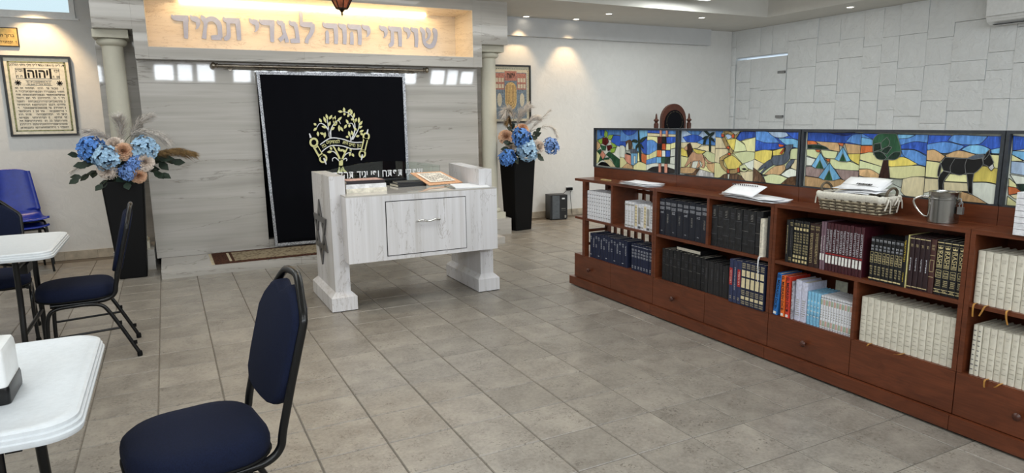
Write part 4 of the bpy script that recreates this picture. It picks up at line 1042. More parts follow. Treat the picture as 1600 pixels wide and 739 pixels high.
GLASS[2]='''
B 28 339 388 336 390 269 28 287
b 291 287 333 327 388 333 390 269
d 175 337 344 339 288 321
T 82 285 246 280 257 228 189 237
T 285 278 390 269 391 221 310 218
O 28 287 82 285 104 268 30 263
D 30 263 112 265 161 254 189 237 32 239
h 28 235 100 235 129 218 104 181 31 196
h 128 235 244 228 234 186 159 189
Y 310 216 391 221 390 156 331 185
w 28 190 97 177 72 137 32 135
h 159 183 234 183 332 173 391 154 390 125 238 125
u 29 128 79 131 164 118 127 67 33 73
u 238 125 390 122 392 68 355 48 282 72
T 29 70 127 64 197 54 276 69 355 48 392 63 395 8 31 8
l 128 218 72 134 101 122 129 176
l 128 218 187 143 161 120 129 176
G 129 176 101 122 161 120
l 197 161 127 67 166 55 199 120
l 197 161 279 72 227 55 199 120
G 199 120 166 55 227 55
l 279 258 231 183 261 172 282 223
l 279 258 335 179 310 171 282 223
G 282 223 261 172 310 171
O 93 234 128 235 125 220 104 223
O 170 184 200 185 198 164 181 169
O 243 280 282 278 280 261 261 263
b 392 336 769 332 776 170 397 149
B 392 336 494 334 467 303
l 394 314 463 303 466 272 394 270
l 601 333 702 331 661 313 609 309
B 627 276 699 296 770 291 770 228 703 255 629 255
b 630 252 703 252 771 222 771 170 728 179 651 217
O 395 267 466 269 470 232 395 223
y 395 219 470 232 546 194 536 154 396 188
Y 565 195 645 214 728 179 638 156 568 159
h 395 184 536 154 520 112 464 137 395 136
T 395 133 464 137 520 112 516 75 398 98
y 572 156 728 173 770 167 772 117 716 113 650 97 583 98
w 399 92 515 87 648 48 677 8 660 8 401 8
c 650 30 656 97 716 113 772 114 776 8 677 8
X 539 197 561 198 583 95 518 90
G 501 334 600 336 629 264 632 222 603 197 559 195 539 194 477 219 467 297
D 476 232 522 237 557 207 539 194 499 199
D 564 207 593 236 631 240 627 216 603 197 565 198
D 519 236 552 268 581 263 556 225
D 476 278 515 286 521 249 476 235
G 518 286 548 317 566 293 559 268 524 252
B 772 331 1120 330 1120 248 773 256
b 871 305 898 333 1055 329 1021 291 937 288
b 770 284 860 299 955 280 923 255 854 241 773 256
l 940 262 977 284 1032 285 1071 269 1058 245 1009 243
l 1074 266 1120 279 1120 248 1079 249
T 773 253 810 258 867 226 846 197 775 203
T 867 232 928 258 1009 241 978 222 873 223
y 775 200 846 194 848 114 777 116
y 1074 243 1120 242 1120 180 1096 178
Y 1003 107 1012 155 1047 187 1120 177 1120 105 1071 112
y 876 101 899 139 980 141 986 103
y 846 201 870 196 899 139 876 101 848 114
c 777 109 845 111 860 50 778 33
c 873 98 987 100 994 59 878 55
w 1003 104 1071 109 1120 102 1120 8 1085 8 1018 43
w 778 33 824 47 834 8 775 8
T 824 37 942 57 1018 43 1088 8 829 8
K 868 220 921 221 911 204 899 176 904 149 868 153 850 188
K 918 219 975 220 968 188 976 147 946 136 904 146 899 176
K 975 220 1043 224 1049 193 1013 149 976 147 968 188
K 979 147 1013 149 1011 108 1016 46 997 53 989 106
K 868 153 901 147 878 110 872 79 876 55 853 56 847 120
K 849 195 841 157 841 126 850 121 855 170
K 1046 227 1076 246 1096 207 1083 183 1052 196
K 1049 222 1060 251 1074 269 1071 243 1055 219
S 975 221 1009 238 1047 245 1049 228 1006 217
e 1075 182 1094 201 1101 181 1090 166
'''
GLASS[3]='''
B 18 333 69 328 74 273 23 263
l 23 263 76 262 80 218 22 246
s 23 215 81 212 87 152 26 159
y 22 246 73 218 23 215
w 24 153 88 146 91 113 54 110
y 21 136 54 110 61 93 25 96
D 59 110 91 113 95 74 73 77
O 22 96 56 93 83 73 29 56
c 34 57 93 71 99 40 56 42
y 25 50 90 8 89 8 25 8
'''

GCOL = {'b': ((92, 144, 214), .2), 'B': ((52, 92, 190), .25), 'd': ((30, 58, 140), .3), 'l': ((124, 186, 230), .15), 's': ((180, 204, 234), .12), 'T': ((208, 172, 126), .14), 'y': ((238, 236, 176), .05), 'Y': ((226, 208, 106), .1),
        'w': ((226, 232, 220), .06), 'c': ((234, 222, 182), .07), 'h': ((226, 234, 182), .05), 'G': ((42, 84, 58), .3), 'D': ((22, 44, 34), .3), 'K': ((14, 13, 15), .2), 'g': ((150, 190, 78), .15), 'M': ((84, 24, 26), .3), 'P': ((204, 140, 118), .15),
        'p': ((200, 158, 126), .14), 'O': ((214, 116, 66), .2), 'N': ((92, 66, 44), .45), 'S': ((86, 96, 110), .25), 'R': ((196, 84, 44), .2), 'X': ((52, 28, 24), .3), 'e': ((196, 196, 194), .3), 't': ((172, 148, 98), .18), 'u': ((160, 140, 136), .14)}
GMAT = {k: m_glasspiece('opalescent glass '+k, c, v) for k, (c, v) in GCOL.items()}
PB = {0: (2.2, 1.07), 1: (1.065, -.06), 2: (-.068, -1.2), 3: (-1.205, -2.3)}
PLAB = ['stained glass panel of flowers, a village with palm and a chequered pattern', 'stained glass panel of a lion, a serpent and a leaping gazelle',
        'stained glass panel of blue tents, a round tree and a black donkey', 'stained glass panel of hills and sky nearest the camera, partly seen']
XG_ = 1.035
def soften(P):
    """round the gentle bends of a glass outline, keep its sharp corners"""
    n = len(P); V = [Vector(p) for p in P]; out = []
    def corner(i):
        a, b_ = (V[i]-V[i-1]), (V[(i+1) % n]-V[i]); return a.length < 1e-5 or b_.length < 1e-5 or a.angle(b_) > 0.95
    cs = [corner(i) for i in range(n)]
    for i in range(n):
        a, b_ = V[i], V[(i+1) % n]; out.append((a.x, a.y)); L = (b_-a).length
        if L < 0.02: continue
        ta = (b_-a) if cs[i] else (V[(i+1) % n]-V[i-1])*0.5; tb = (b_-a) if cs[(i+1) % n] else (V[(i+2) % n]-V[i])*0.5
        if ta.length > L: ta = ta*(L/ta.length)
        if tb.length > L: tb = tb*(L/tb.length)
        if cs[i] and cs[(i+1) % n]: continue
        for t_ in (0.33, 0.67):
            h = a*(2*t_**3-3*t_**2+1)+ta*(t_**3-2*t_**2+t_)+b_*(-2*t_**3+3*t_**2)+tb*(t_**3-t_**2); out.append((h.x, h.y))
    return out
for k in range(4):
    hi, lo = PB[k]; ym = (hi+lo)/2
    t = thing('stained_glass_panel', PLAB[k], 'stained glass', (XG_, ym, 1.09), 0, 'stained glass panels along the bookcase top')
    def G(name, ya, yb, z0, z1, x0, x1, m): return MB().box(x0, x1, ya-ym, yb-ym, z0-1.09, z1-1.09).build(name, m, t, bevel=0.001)
    G('frame_rail', lo, hi, 1.432, 1.447, -0.016, 0.016, ZINC); G('frame_rail', lo, hi, 1.0905, 1.098, -0.012, 0.016, ZINC)
    G('frame_stile', lo, lo+0.016, 1.098, 1.432, -0.016, 0.016, ZINC); G('frame_stile', hi-0.016, hi, 1.098, 1.432, -0.016, 0.016, ZINC)
    G('backing_glass', lo+0.014, hi-0.014, 1.098, 1.434, 0.008, 0.014, GMAT['w'])
    lay = 0; lead = MB(); pale = MB()
    for ln in GLASS[k].strip().split('\n'):
        a = ln.split(); v = list(map(int, a[1:])); poly = []
        for i in range(0, len(v), 2):
            p = (v[i]/1000.0, v[i+1]/1000.0)
            if not poly or (abs(p[0]-poly[-1][0])+abs(p[1]-poly[-1][1])) > 0.0015: poly.append(p)
        if len(poly) < 3: continue
        poly = soften(poly)
        lay += 1; xf = 0.006-lay*0.00030; H_ = hi-ym
        tf = lambda u, v_, w_: (w_, H_-u, v_)
        MB().prism(poly, xf, xf+0.004, tf).build('glass_piece', GMAT[a[0]], t)
        sm = poly
        for i in range(len(sm)):
            p, q = Vector(sm[i]).to_2d(), Vector(sm[(i+1) % len(sm)]).to_2d(); d = q-p
            if d.length < 1e-4: continue
            d.normalize(); n_ = Vector((-d.y, d.x))*0.0013; e_ = d*0.0010
            Q = [p+n_-e_, q+n_+e_, q-n_+e_, p-n_-e_]
            F = [tf(z_.x, z_.y, xf-0.00028) for z_ in Q]; Bk = [tf(z_.x, z_.y, xf+0.001) for z_ in Q]
            L_ = pale if (k == 2 and a[0] in 'KGDS') else lead
            A = L_.verts(F); B_ = L_.verts(Bk); L_.face(A)
            for j in range(4): L_.face([A[j], A[(j+1) % 4], B_[(j+1) % 4], B_[j]])
    lead.build('lead_came', LEAD, t)['kind'] = 'stuff'
    if len(pale.bm.verts): pale.build('solder_line', mat('pale solder', (128, 130, 130), 0.4, 0.3), t)['kind'] = 'stuff'
    else: pale.bm.free()

# ================================================================== ON THE BOOKCASE TOP
def paper_stack(name, label, loc, rz, n, W, D, seed, curl=0.02, cat='papers'):
    r = random.Random(seed); t = thing(name, label, cat, loc, rz)
    for i in range(n):
        a = r.uniform(-0.16, 0.16); dx, dy = r.uniform(-.015, .015), r.uniform(-.03, .03); z = 0.002+i*0.0035; ph = r.uniform(0, 3)
        ca, sa = math.cos(a), math.sin(a)
        def f(u, v):
            x, y = (u-.5)*W, (v-.5)*D; zz = z+curl*(abs(u-.5)*2)**2*abs(math.sin(ph+v*2.2))*(0.15+i/n*0.5)
            return (dx+x*ca-y*sa, dy+x*sa+y*ca, zz)
        o = MB().grid(f, 6, 6).build('sheet', PAPER, t, smooth=1.0); s_ = o.modifiers.new('thickness', 'SOLIDIFY'); s_.thickness = 0.0012
    return t
paper_stack('paper_stack', 'loose stack of white sheets on the slatted bookcase top', (0.885, 1.31, 1.0), 0.05, 6, 0.15, 0.36, 4, 0.012)
paper_stack('paper_stack', 'spread white papers on the bookcase of black books', (0.885, 0.16, 1.0), -0.06, 5, 0.15, 0.44, 9, 0.03)
fs = MB().grid(lambda u, v: (0.0+0.10*u, 0.13-0.27*v-0.03*u, 0.002+0.062*u+0.008*math.sin(PI*v)), 6, 6).build('folded_leaflet', PAPER, smooth=1.0)
s_ = fs.modifiers.new('thickness', 'SOLIDIFY'); s_.thickness = 0.0012; fs.location = (0.835, 0.27, 1.018); tag(fs, 'tilted white leaflet with a line of dark print on the papers', 'leaflet')
m = MB(); rr = random.Random(2); y = 0.10
while y > -0.12:
    d = rr.uniform(0.006, 0.014); m.box(0.075, 0.0762, y-d, y, 0.056, 0.066); y -= d+0.006
lp = m.build('print_line', DKP, fs); lp.location = (-0.006, 0, 0.004)
q = MB().box(-0.015, 0.015, -0.06, 0.06, 0, 0.008).build('small_packet', mat('kraft gold packet', (190, 170, 120), 0.5)); q.location = (0.90, 1.83, 1.0); tag(q, 'small flat kraft packet lying on the slatted bookcase top', 'packet')
ws = thing('white_book_stack', 'white stack of ruled pads at the near end of the bookcase top', 'pads', (0.885, -1.47, 1.0))
for i in range(7):
    MB().box(-0.09, 0.09, -0.10, 0.085, 0.001+i*0.027, 0.026+i*0.027).build('pad', WHTB, ws, bevel=0.002)
# wicker basket
WICK = mat('pale wicker', (158, 148, 126), 0.7, var=0.3, scale=40); WICKD = mat('dark wicker', (84, 74, 60), 0.7, var=0.25, scale=40); LIN = mat('cream linen', (214, 210, 198), 0.9, var=0.05, scale=120, bump=0.3)
bk_ = thing('wicker_basket', 'grey wicker basket with cream linen lining full of papers', 'basket', (0.918, -0.545, 1.0))
def rrect(a, b_, r, n=5):
    P_ = []
    for cx, cy, a0 in ((a-r, b_-r, 0), (-a+r, b_-r, PI/2), (-a+r, -b_+r, PI), (a-r, -b_+r, 1.5*PI)):
        for i in range(n+1): t_ = a0+PI/2*i/n; P_.append((cx+r*math.cos(t_), cy+r*math.sin(t_)))
    return P_
m = MB(); nrow = 9
for i in range(nrow):
    z = 0.006+i*0.0085; g_ = 1+0.10*i/nrow; base = rrect(0.074*g_, 0.180*g_, 0.02, 4); pts = []
    per = []
    for a, b_ in zip(base, base[1:]+base[:1]):
        n = max(1, int((Vector(b_)-Vector(a)).length/0.012))
        for j in range(n): per.append(Vector(a).lerp(Vector(b_), j/n))
    for j, p in enumerate(per):
        k = 1+0.012*(1 if (j//2+i) % 2 else -1)*3; pts.append((p.x*(1+0.03*(1 if (j//2+i) % 2 else -1)), p.y*(1+0.012*(1 if (j//2+i) % 2 else -1)), z))
    m.mi = i % 2; m.tube(pts, 0.0046, 5, closed=True)
m.build('weave', [WICK, WICKD], bk_, smooth=1.0)
m = MB()
for p in rrect(0.078, 0.188, 0.02, 2): m.tube([(p[0]*0.95, p[1]*0.95, 0.002), (p[0]*1.04, p[1]*1.03, 0.09)], 0.0035, 5)
for j in range(9):
    for s in (-1, 1): m.tube([(0.074*s, -0.15+j*0.0375, 0.002), (0.082*s, -0.155+j*0.039, 0.09)], 0.0035, 5)
m.build('stake', WICKD, bk_, smooth=1.0)
MB().box(-0.07, 0.07, -0.175, 0.175, 0.001, 0.006).build('basket_base', WICKD, bk_)
R_ = []
for o_, z in ((0.072, 0.05), (0.084, 0.062), (0.092, 0.075), (0.093, 0.092), (0.088, 0.102), (0.078, 0.102), (0.070, 0.09)):
    R_.append([(p[0]+0.0015*math.sin(i*2.3), p[1]*1.0, z+0.003*math.sin(i*1.7)) for i, p in enumerate(rrect(o_, o_+0.113, 0.026, 5))])
m = MB().loft(R_, cap=False); m.build('linen_lining', LIN, bk_, smooth=1.2)
for s in (-1, 1):
    h_ = MB().tube(bez([(-0.04, 0.19*s, 0.08), (-0.04, 0.20*s, 0.125), (0.0, 0.203*s, 0.145), (0.04, 0.20*s, 0.125), (0.04, 0.19*s, 0.08)], 6), 0.007, 7).build('basket_handle', WICKD, bk_, smooth=1)
    tm_ = MB()
    for xx in (-0.04, 0.04):
        for q_ in range(4):
            a = q_*1.6+xx*30; tm_.tube(bez([(xx, 0.195*s, 0.09), (xx+0.015*math.cos(a), (0.205)*s+0.012*s, 0.085+0.012*math.sin(a)), (xx+0.035*math.cos(a), 0.212*s, 0.055+0.03*math.sin(a)-0.012)], 4), 0.0038, 5)
    tm_.build('linen_tie', LIN, bk_, smooth=1)
for i in range(6):
    r = random.Random(i+30)
    y_, rz_, tl = r.uniform(-0.05, 0.05), r.uniform(-0.25, 0.25), (0.1, 0.14, 0.08, 0.2, 0.28, 0.34)[i]
    o = MB().grid(lambda u, v: ((u-.5)*0.13, (v-.5)*0.24, 0.006*math.sin(PI*u+i)+0.004*math.sin(5*v)), 5, 5).build('paper_sheet', PAPER, smooth=1.0)
    s_ = o.modifiers.new('thickness', 'SOLIDIFY'); s_.thickness = 0.001
    o.location = (0.918+0.004*i, -0.545+y_-(0.03 if i > 3 else 0), 1.108+i*0.0095); o.rotation_euler = (r.uniform(-.05, .05), -tl, rz_*0.6)
    tag(o, ['lowest white sheet lying in the wicker basket', 'second white sheet from the bottom in the wicker basket', 'third white sheet from the bottom in the wicker basket', 'crumpled white sheet below the two upper ones in the basket', 'white sheet under the printed top sheet in the basket', 'white sheet with a bold printed heading topping the basket'][i], 'paper', 'papers in the wicker basket')
m = MB(); rr = random.Random(8); y = 0.03
while y > -0.05:
    d = rr.uniform(0.005, 0.012); m.box(-0.035, -0.018, y-d, y, 0.0085, 0.0092); y -= d+0.003
m.box(-0.0480, -0.0465, -0.10, 0.10, 0.0085, 0.0092); hd = m.build('printed_heading', INK, o)
# steel cup
cup = thing('washing_cup', 'polished steel washing cup with side handle and a small padlock', 'cup', (0.905, -1.02, 1.0))
MB().lathe([(0.064, 0.0), (0.067, 0.003), (0.067, 0.114), (0.07, 0.116), (0.07, 0.122), (0.067, 0.124), (0.067, 0.150), (0.069, 0.153), (0.064, 0.153), (0.063, 0.148), (0.02, 0.146)], 36).build('cup_body', STEEL, cup, smooth=0.6)
MB().box(-0.018, 0.018, -0.006, 0.006, 0.1462, 0.1475).build('coin_slot', SLOT_SHADE, cup)
MB().tube(bez([(-0.03, 0.06, 0.126), (-0.045, 0.085, 0.124), (-0.055, 0.115, 0.105), (-0.05, 0.108, 0.07), (-0.035, 0.078, 0.03), (-0.02, 0.064, 0.022)], 7), 0.0055, 8).build('handle', CHROME, cup, smooth=1)
m = MB(); m.tube(bez([(-0.01, -0.068, 0.12), (-0.01, -0.082, 0.125), (-0.01, -0.085, 0.10), (-0.01, -0.072, 0.098)], 4), 0.003, 6).box(-0.018, -0.002, -0.098, -0.074, 0.05, 0.085).tube(bez([(-0.01, -0.092, 0.083), (-0.01, -0.092, 0.104), (-0.01, -0.086, 0.110), (-0.01, -0.079, 0.104), (-0.01, -0.079, 0.083)], 4), 0.0025, 6)
m.build('padlock', SILVER, cup, smooth=0.6)

# ================================================================== CHAIRS AND TABLES
def rounded(a, b_, ra, rb_2, n=6):
    """outline: half width a, half depth b_, front corner radius ra (at -y), back radius rb_2"""
    P_ = []
    for cx, cy, a0, r in ((a-rb_2, b_-rb_2, 0, rb_2), (-a+rb_2, b_-rb_2, PI/2, rb_2), (-a+ra, -b_+ra, PI, ra), (a-ra, -b_+ra, 1.5*PI, ra)):
        for i in range(n+1): t_ = a0+PI/2*i/n; P_.append((cx+r*math.cos(t_), cy+r*math.sin(t_)))
    return P_
def banquet_chair(label, group=None):
    """faces -Y, origin on the floor under the seat"""
    t = thing('banquet_chair', label, 'chair', group=group)
    R_ = []
    for k, z in ((0.93, 0.432), (0.985, 0.44), (1.0, 0.462), (1.0, 0.482), (0.975, 0.505), (0.90, 0.520), (0.70, 0.529), (0.35, 0.533)):
        R_.append([(x*k, y*k-0.016, z-0.006) for x, y in rounded(0.226, 0.220, 0.17, 0.14, 8)])
    MB().loft(R_).build('seat', NAVY, t, smooth=1.2)
    MB().tube([(x*0.99, y*0.99-0.016, 0.431) for x, y in rounded(0.226, 0.220, 0.17, 0.14, 8)], 0.006, 6, closed=True).build('seat_piping', RUBBER, t, smooth=1)
    h_ = 0.203
    def lean(z): return 0.215+(z-0.50)*0.26
    side = [(h_, -0.15, 0.412), (h_, 0.08, 0.412), (h_, 0.165, 0.420), (h_, 0.208, 0.455), (h_, 0.222, 0.52), (h_, lean(0.7), 0.7), (h_, lean(0.86), 0.855)]
    top = [(h_*0.97, lean(0.895), 0.895), (h_*0.80, lean(0.93), 0.93), (0.085, lean(1.005), 1.003), (0.04, lean(1.025), 1.021)]
    path = side+top; full = path+[(-x, y, z) for x, y, z in path[::-1]]
    MB().tube(bez(full, 5), 0.0145, 9).build('back_frame', BLACKM, t, smooth=1)
    # back pad: shield outline, with the grip opening left above it
    o_ = [(0.200, 0.70), (0.201, 0.80), (0.200, 0.880), (0.172, 0.922), (0.11, 0.972), (0.06, 0.985), (0.0, 0.960)]
    lo_ = [(0.0, 0.572), (0.08, 0.575), (0.15, 0.59), (0.19, 0.628)]
    right = lo_+o_; outl = right+[(-x, z) for x, z in o_[::-1][1:]]+[(-x, z) for x, z in lo_[::-1][:-1]]
    cz = 0.75; R_ = []
    for k, d in ((0.93, -0.034), (0.98, -0.028), (1.0, -0.014), (1.0, 0.010), (0.97, 0.020), (0.90, 0.023)):
        R_.append([(x*k, lean(cz+(z-cz)*k)+d, cz+(z-cz)*k) for x, z in outl])
    MB().loft(R_).build('backrest', NAVY, t, smooth=1.2)
    for s in (-1, 1):
        lx = 0.219*s
        l = MB().tube(bez([(lx+0.006*s, -0.185, 0.012), (lx, -0.180, 0.20), (lx, -0.165, 0.345), (lx, -0.12, 0.392), (lx, -0.03, 0.400), (lx, 0.06, 0.400), (lx, 0.125, 0.385), (lx, 0.165, 0.335), (lx, 0.24, 0.18), (lx+0.006*s, 0.315, 0.012)], 5), 0.0125, 8).build('leg', BLACKM, t, smooth=1)
        for y in (-0.185, 0.315): MB().lathe([(0.016, 0.0), (0.017, 0.02), (0.014, 0.035)], 10, (lx+0.006*s, y-(0.004 if y > 0 else 0), 0)).build('foot_cap', RUBBER, l, smooth=1)
        MB().tube([(lx, -0.180, 0.20), (lx, 0.228, 0.215)], 0.008, 7).build('stretcher', BLACKM, t, smooth=1)
        for z, y in ((0.10, 0.282), (0.25, 0.208)): MB().box(lx-0.007, lx+0.007, y-0.002, y+0.022, z-0.012, z+0.012).build('stacking_bumper', RUBBER, t, bevel=0.003)
    for y in (-0.10, 0.10): MB().tube([(-0.219, y, 0.405), (0.219, y, 0.405)], 0.011, 7).build('cross_tube', BLACKM, t, smooth=1)
    return t
ch = banquet_chair('navy padded banquet chair in the foreground, turned sideways beside the white table')
ch.location = (-2.458, -0.548, 0); ch.rotation_euler = (0, 0, math.radians(-81)); ch.scale = (1, 1, 0.98)
def copies(src, label, loc, rz, group=None):
    r = src.copy(); COL.objects.link(r); r.location = loc; r.rotation_euler = (0, 0, rz); r['label'] = label
    if group: r['group'] = group
    for c_ in list(src.children):
        q_ = c_.copy(); COL.objects.link(q_); q_.parent = r
        for g_ in c_.children:
            d_ = g_.copy(); COL.objects.link(d_); d_.parent = q_
    return r
bpy.context.view_layer.update()
ch['group'] = 'navy banquet chairs'
copies(ch, 'navy banquet chair seen edge on in front of the black flower planter', (-3.075, 2.225, 0), math.radians(-87.5))
copies(ch, 'navy banquet chair behind the far table, its back to the blue chairs', (-3.66, 2.86, 0), math.radians(8))

def folding_table(label, x1, y0, y1, L):
    t = thing('folding_table', label, 'table', (x1-L/2, (y0+y1)/2, 0), 0, 'white folding tables')
    a, b_ = L/2, (y1-y0)/2; R_ = []
    for d, z in ((0.02, 0.762), (0.003, 0.766), (0.0, 0.775), (0.0, 0.781), (0.004, 0.784), (0.004, 0.793), (0.009, 0.796), (0.009, 0.806), (0.016, 0.811), (0.03, 0.812), (0.036, 0.810)):
        R_.append([(x, y, z) for x, y in rounded(a-d, b_-d, 0.085, 0.085, 7)])
    MB().loft(R_).build('tabletop', TABLEW, t, smooth=0.5)
    for s in (-1, 1):
        x = s*(a-0.205)
        for yy in (-b_+0.15, b_-0.15):
            MB().tube(bez([(x, yy, 0.76), (x, yy, 0.5), (x, yy+math.copysign(0.03, yy), 0.28), (x, yy+math.copysign(0.035, yy), 0.0)], 4), 0.0165, 9).build('leg', BLACKM, t, smooth=1)
            MB().tube([(x-0.05*s, yy, 0.758), (x+0.07*s, yy, 0.758)], 0.012, 7).build('leg_pivot', BLACKM, t, smooth=1)
        for z in (0.30, 0.70): MB().tube([(x, -b_+0.14, z), (x, b_-0.14, z)], 0.012, 8).build('cross_bar', BLACKM, t, smooth=1)
        MB().tube([(x, 0, 0.66), (x-0.42*s, 0, 0.757)], 0.009, 7).build('brace', BLACKM, t, smooth=1)
        MB().box(x-0.02, x+0.02, -0.09, 0.09, 0.63, 0.685).build('lock_plate', BLACKM, t, bevel=0.004)
    return t
folding_table('white folding table in the near left corner with a napkin dispenser on it', -2.722, -1.09, -0.262, 1.9)
folding_table('white folding table farther back beside the edge on navy chair', -3.118, 1.655, 2.55, 1.9)
# scratches are left to the plastic; napkin dispenser
nd = thing('napkin_dispenser', 'white and black napkin dispenser on the nearer folding table', 'dispenser', (-2.972, -0.79, 0.8115))
R_ = []
for k, z in ((1.0, 0.045), (1.0, 0.118), (0.985, 0.134), (0.94, 0.144), (0.8, 0.148)):
    R_.append([(x*k, y*k, z) for x, y in rounded(0.075, 0.085, 0.012, 0.012, 3)])
MB().loft(R_).build('body', WHITEP, nd, smooth=0.7)
MB().loft([[(x*k, y*k, z) for x, y in rounded(0.079, 0.089, 0.014, 0.014, 3)] for k, z in ((0.99, 0.0), (1.0, 0.005), (1.0, 0.038), (0.98, 0.045))]).build('base', BLACKM, nd, smooth=0.7)
MB().box(-0.052, 0.052, -0.0915, -0.084, 0.045, 0.125).build('face_plate', BLACKM, nd, bevel=0.004)
MB().box(-0.036, 0.036, -0.0935, -0.0915, 0.06, 0.112).build('napkin_stack', PAPER, nd, bevel=0.001)

# stacked blue chairs against the back wall
def blue_chair(label):
    t = thing('plastic_chair', label, 'chair', group='stacked blue plastic chairs')
    prof = [(-0.235, 0.475), (-0.225, 0.492), (-0.15, 0.485), (0.0, 0.472), (0.11, 0.478), (0.175, 0.515), (0.20, 0.58), (0.222, 0.72), (0.248, 0.90), (0.262, 1.0)]
    C = bez([(0, y, z) for y, z in prof], 5)
    def f(u, v):
        i = min(int(v*(len(C)-1)+0.5), len(C)-1); p = C[i]; wv = 0.225 if p.z < 0.56 else 0.225-0.045*(p.z-0.56)/0.44
        x = (u-.5)*2*wv; e_ = (abs(u-.5)*2)**3; top = v > 0.9
        zz = p.z+0.022*e_*(1 if p.z < 0.55 else 0)-(0.05*(abs(u-.5)*2)**4 if v > 0.97 else 0.0); yy = p.y-0.045*e_*(1 if p.z > 0.55 else 0)
        return (x, yy, zz)
    o = MB().grid(f, 14, len(C)-1).build('shell', BLUEP, t, smooth=1.2)
    s_ = o.modifiers.new('thickness', 'SOLIDIFY'); s_.thickness = 0.006; s_.offset = 0
    for s in (-1, 1):
        MB().tube(bez([(0.21*s, -0.24, 0.0), (0.20*s, -0.20, 0.30), (0.19*s, -0.175, 0.435), (0.185*s, -0.1, 0.456), (0.185*s, 0.08, 0.452), (0.19*s, 0.15, 0.42), (0.205*s, 0.21, 0.2), (0.215*s, 0.235, 0.0)], 5), 0.0115, 8).build('leg', BLACKM, t, smooth=1)
    for y in (-0.12, 0.10): MB().tube([(-0.185, y, 0.453), (0.185, y, 0.453)], 0.010, 7).build('cross_tube', BLACKM, t, smooth=1)
    return t
BCX, BCY, BCR = -3.93, 5.66, math.radians(18)
bc = blue_chair('blue plastic chair at the bottom of the stack by the wall'); bc.location = (BCX, BCY, 0); bc.rotation_euler = (0, 0, BCR)
bpy.context.view_layer.update()
copies(bc, 'blue plastic chair stacked on top of another by the wall', (BCX+0.012, BCY-0.035, 0.085), BCR)

# ================================================================== PICTURES AND PLAQUE
def framed(name, label, x0, x1, z0, z1, fw, fm, cat='picture'):
    t = thing(name, label, cat, ((x0+x1)/2, YB-0.002, z0)); a, H_ = (x1-x0)/2, z1-z0
    for q_ in ((-a, a, 0, fw), (-a, a, H_-fw, H_), (-a, -a+fw, fw, H_-fw), (a-fw, a, fw, H_-fw)):
        MB().box(q_[0], q_[1], -0.03, 0, q_[2], q_[3]).build('frame_bar', fm, t, bevel=0.003)
    return t, a, H_
CREAMP = mat('cream parchment', (230, 225, 208), 0.6, var=0.05); OLIVE = mat('olive border print', (128, 132, 96), 0.7, var=0.3, scale=60); FRAMEK = mat('black frame', (18, 17, 18), 0.35)
fr, a, H_ = framed('framed_scroll', 'black framed parchment with columns of Hebrew lines on the white wall', -3.972, -3.338, 1.425, 2.292, 0.022, FRAMEK)
def sheet(par, x0, x1, z0, z1, y, m, name): return MB().box(x0, x1, y, y+0.001, z0, z1).build(name, m, par)
sheet(fr, -a+0.02, a-0.02, 0.02, H_-0.02, -0.012, CREAMP, 'parchment')
m = MB()
for q_ in ((-a+0.055, a-0.055, H_-0.075, H_-0.062), (-a+0.055, a-0.055, 0.052, 0.066), (-a+0.05, -a+0.068, 0.052, H_-0.062), (a-0.068, a-0.05, 0.052, H_-0.062)): m.box(q_[0], q_[1], -0.0135, -0.0125, q_[2], q_[3])
m.build('border_print', OLIVE, fr)
m = MB(); 
for q_ in ((-0.20, 0.20, H_-0.245, H_-0.242), (-0.20, 0.20, H_-0.135, H_-0.132), (-0.20, -0.197, H_-0.245, H_-0.132), (0.197, 0.20, H_-0.245, H_-0.132), (-0.125, -0.105, H_-0.245, H_-0.132), (0.105, 0.125, H_-0.245, H_-0.132), (-0.12, 0.12, H_-0.315, H_-0.312), (-0.12, 0.12, H_-0.265, H_-0.262)): m.box(q_[0], q_[1], -0.0136, -0.0125, q_[2], q_[3])
for cx in (-0.19, 0.19):
    for k in range(4):
        aa = k*PI/4; d = Vector((math.cos(aa), math.sin(aa)))*0.03; n_ = Vector((-d.y, d.x))*0.16; c0 = Vector((cx, H_-0.29))
        m.poly([((c0+s1*d+s2*n_).x, -0.0136, (c0+s1*d+s2*n_).y) for s1, s2 in ((-1, -1), (1, -1), (1, 1), (-1, 1))])
m.build('title_box', INK, fr)
o = link('title_lettering', text_mesh('יהוה', 0.13, INK, True, bold=0.004), fr, (0, -0.0138, H_-0.192), FACE_Y); o.scale = (0.85, 1, 1)
link('script_line', text_mesh('דע לפני מי אתה עומד לפני מלך מלכי המלכים', 0.034, INK, True, bold=0.0005), fr, (0, -0.0138, H_-0.098), FACE_Y).scale = (0.8, 1, 1)
def pseudo(m, x0, x1, z, h_, r, y=-0.0136, gap=0.35):
    """rows of pen strokes too small to read in the photograph"""
    x = x0
    while x < x1-0.004:
        wd = r.uniform(0.008, 0.014)*h_/0.02
        if r.random() > 0.16:
            m.box(x, min(x+wd, x1), y, y+0.0008, z+h_*0.75, z+h_); m.box(min(x+wd, x1)-0.003, min(x+wd, x1), y, y+0.0008, z, z+h_*0.8)
            if r.random() < 0.45: m.box(x, x+0.0026, y, y+0.0008, z, z+h_*0.7)
            if r.random() < 0.35: m.box(x, min(x+wd, x1), y, y+0.0008, z, z+h_*0.2)
        x += wd+0.004
m = MB(); rr = random.Random(12)
for k in range(13): pseudo(m, -0.222, 0.222, 0.085+k*0.0355, 0.019, rr)
for k in range(3): pseudo(m, -0.11, 0.11, H_-0.309+k*0.0145, 0.009, rr)
for sx in (-0.165, 0.165): pseudo(m, sx-0.03, sx+0.03, H_-0.17, 0.025, rr); pseudo(m, sx-0.03, sx+0.03, H_-0.235, 0.025, rr)
m.build('script_lines', INK, fr)
gl = mat('picture glass gloss', (240, 240, 240), 0.05)
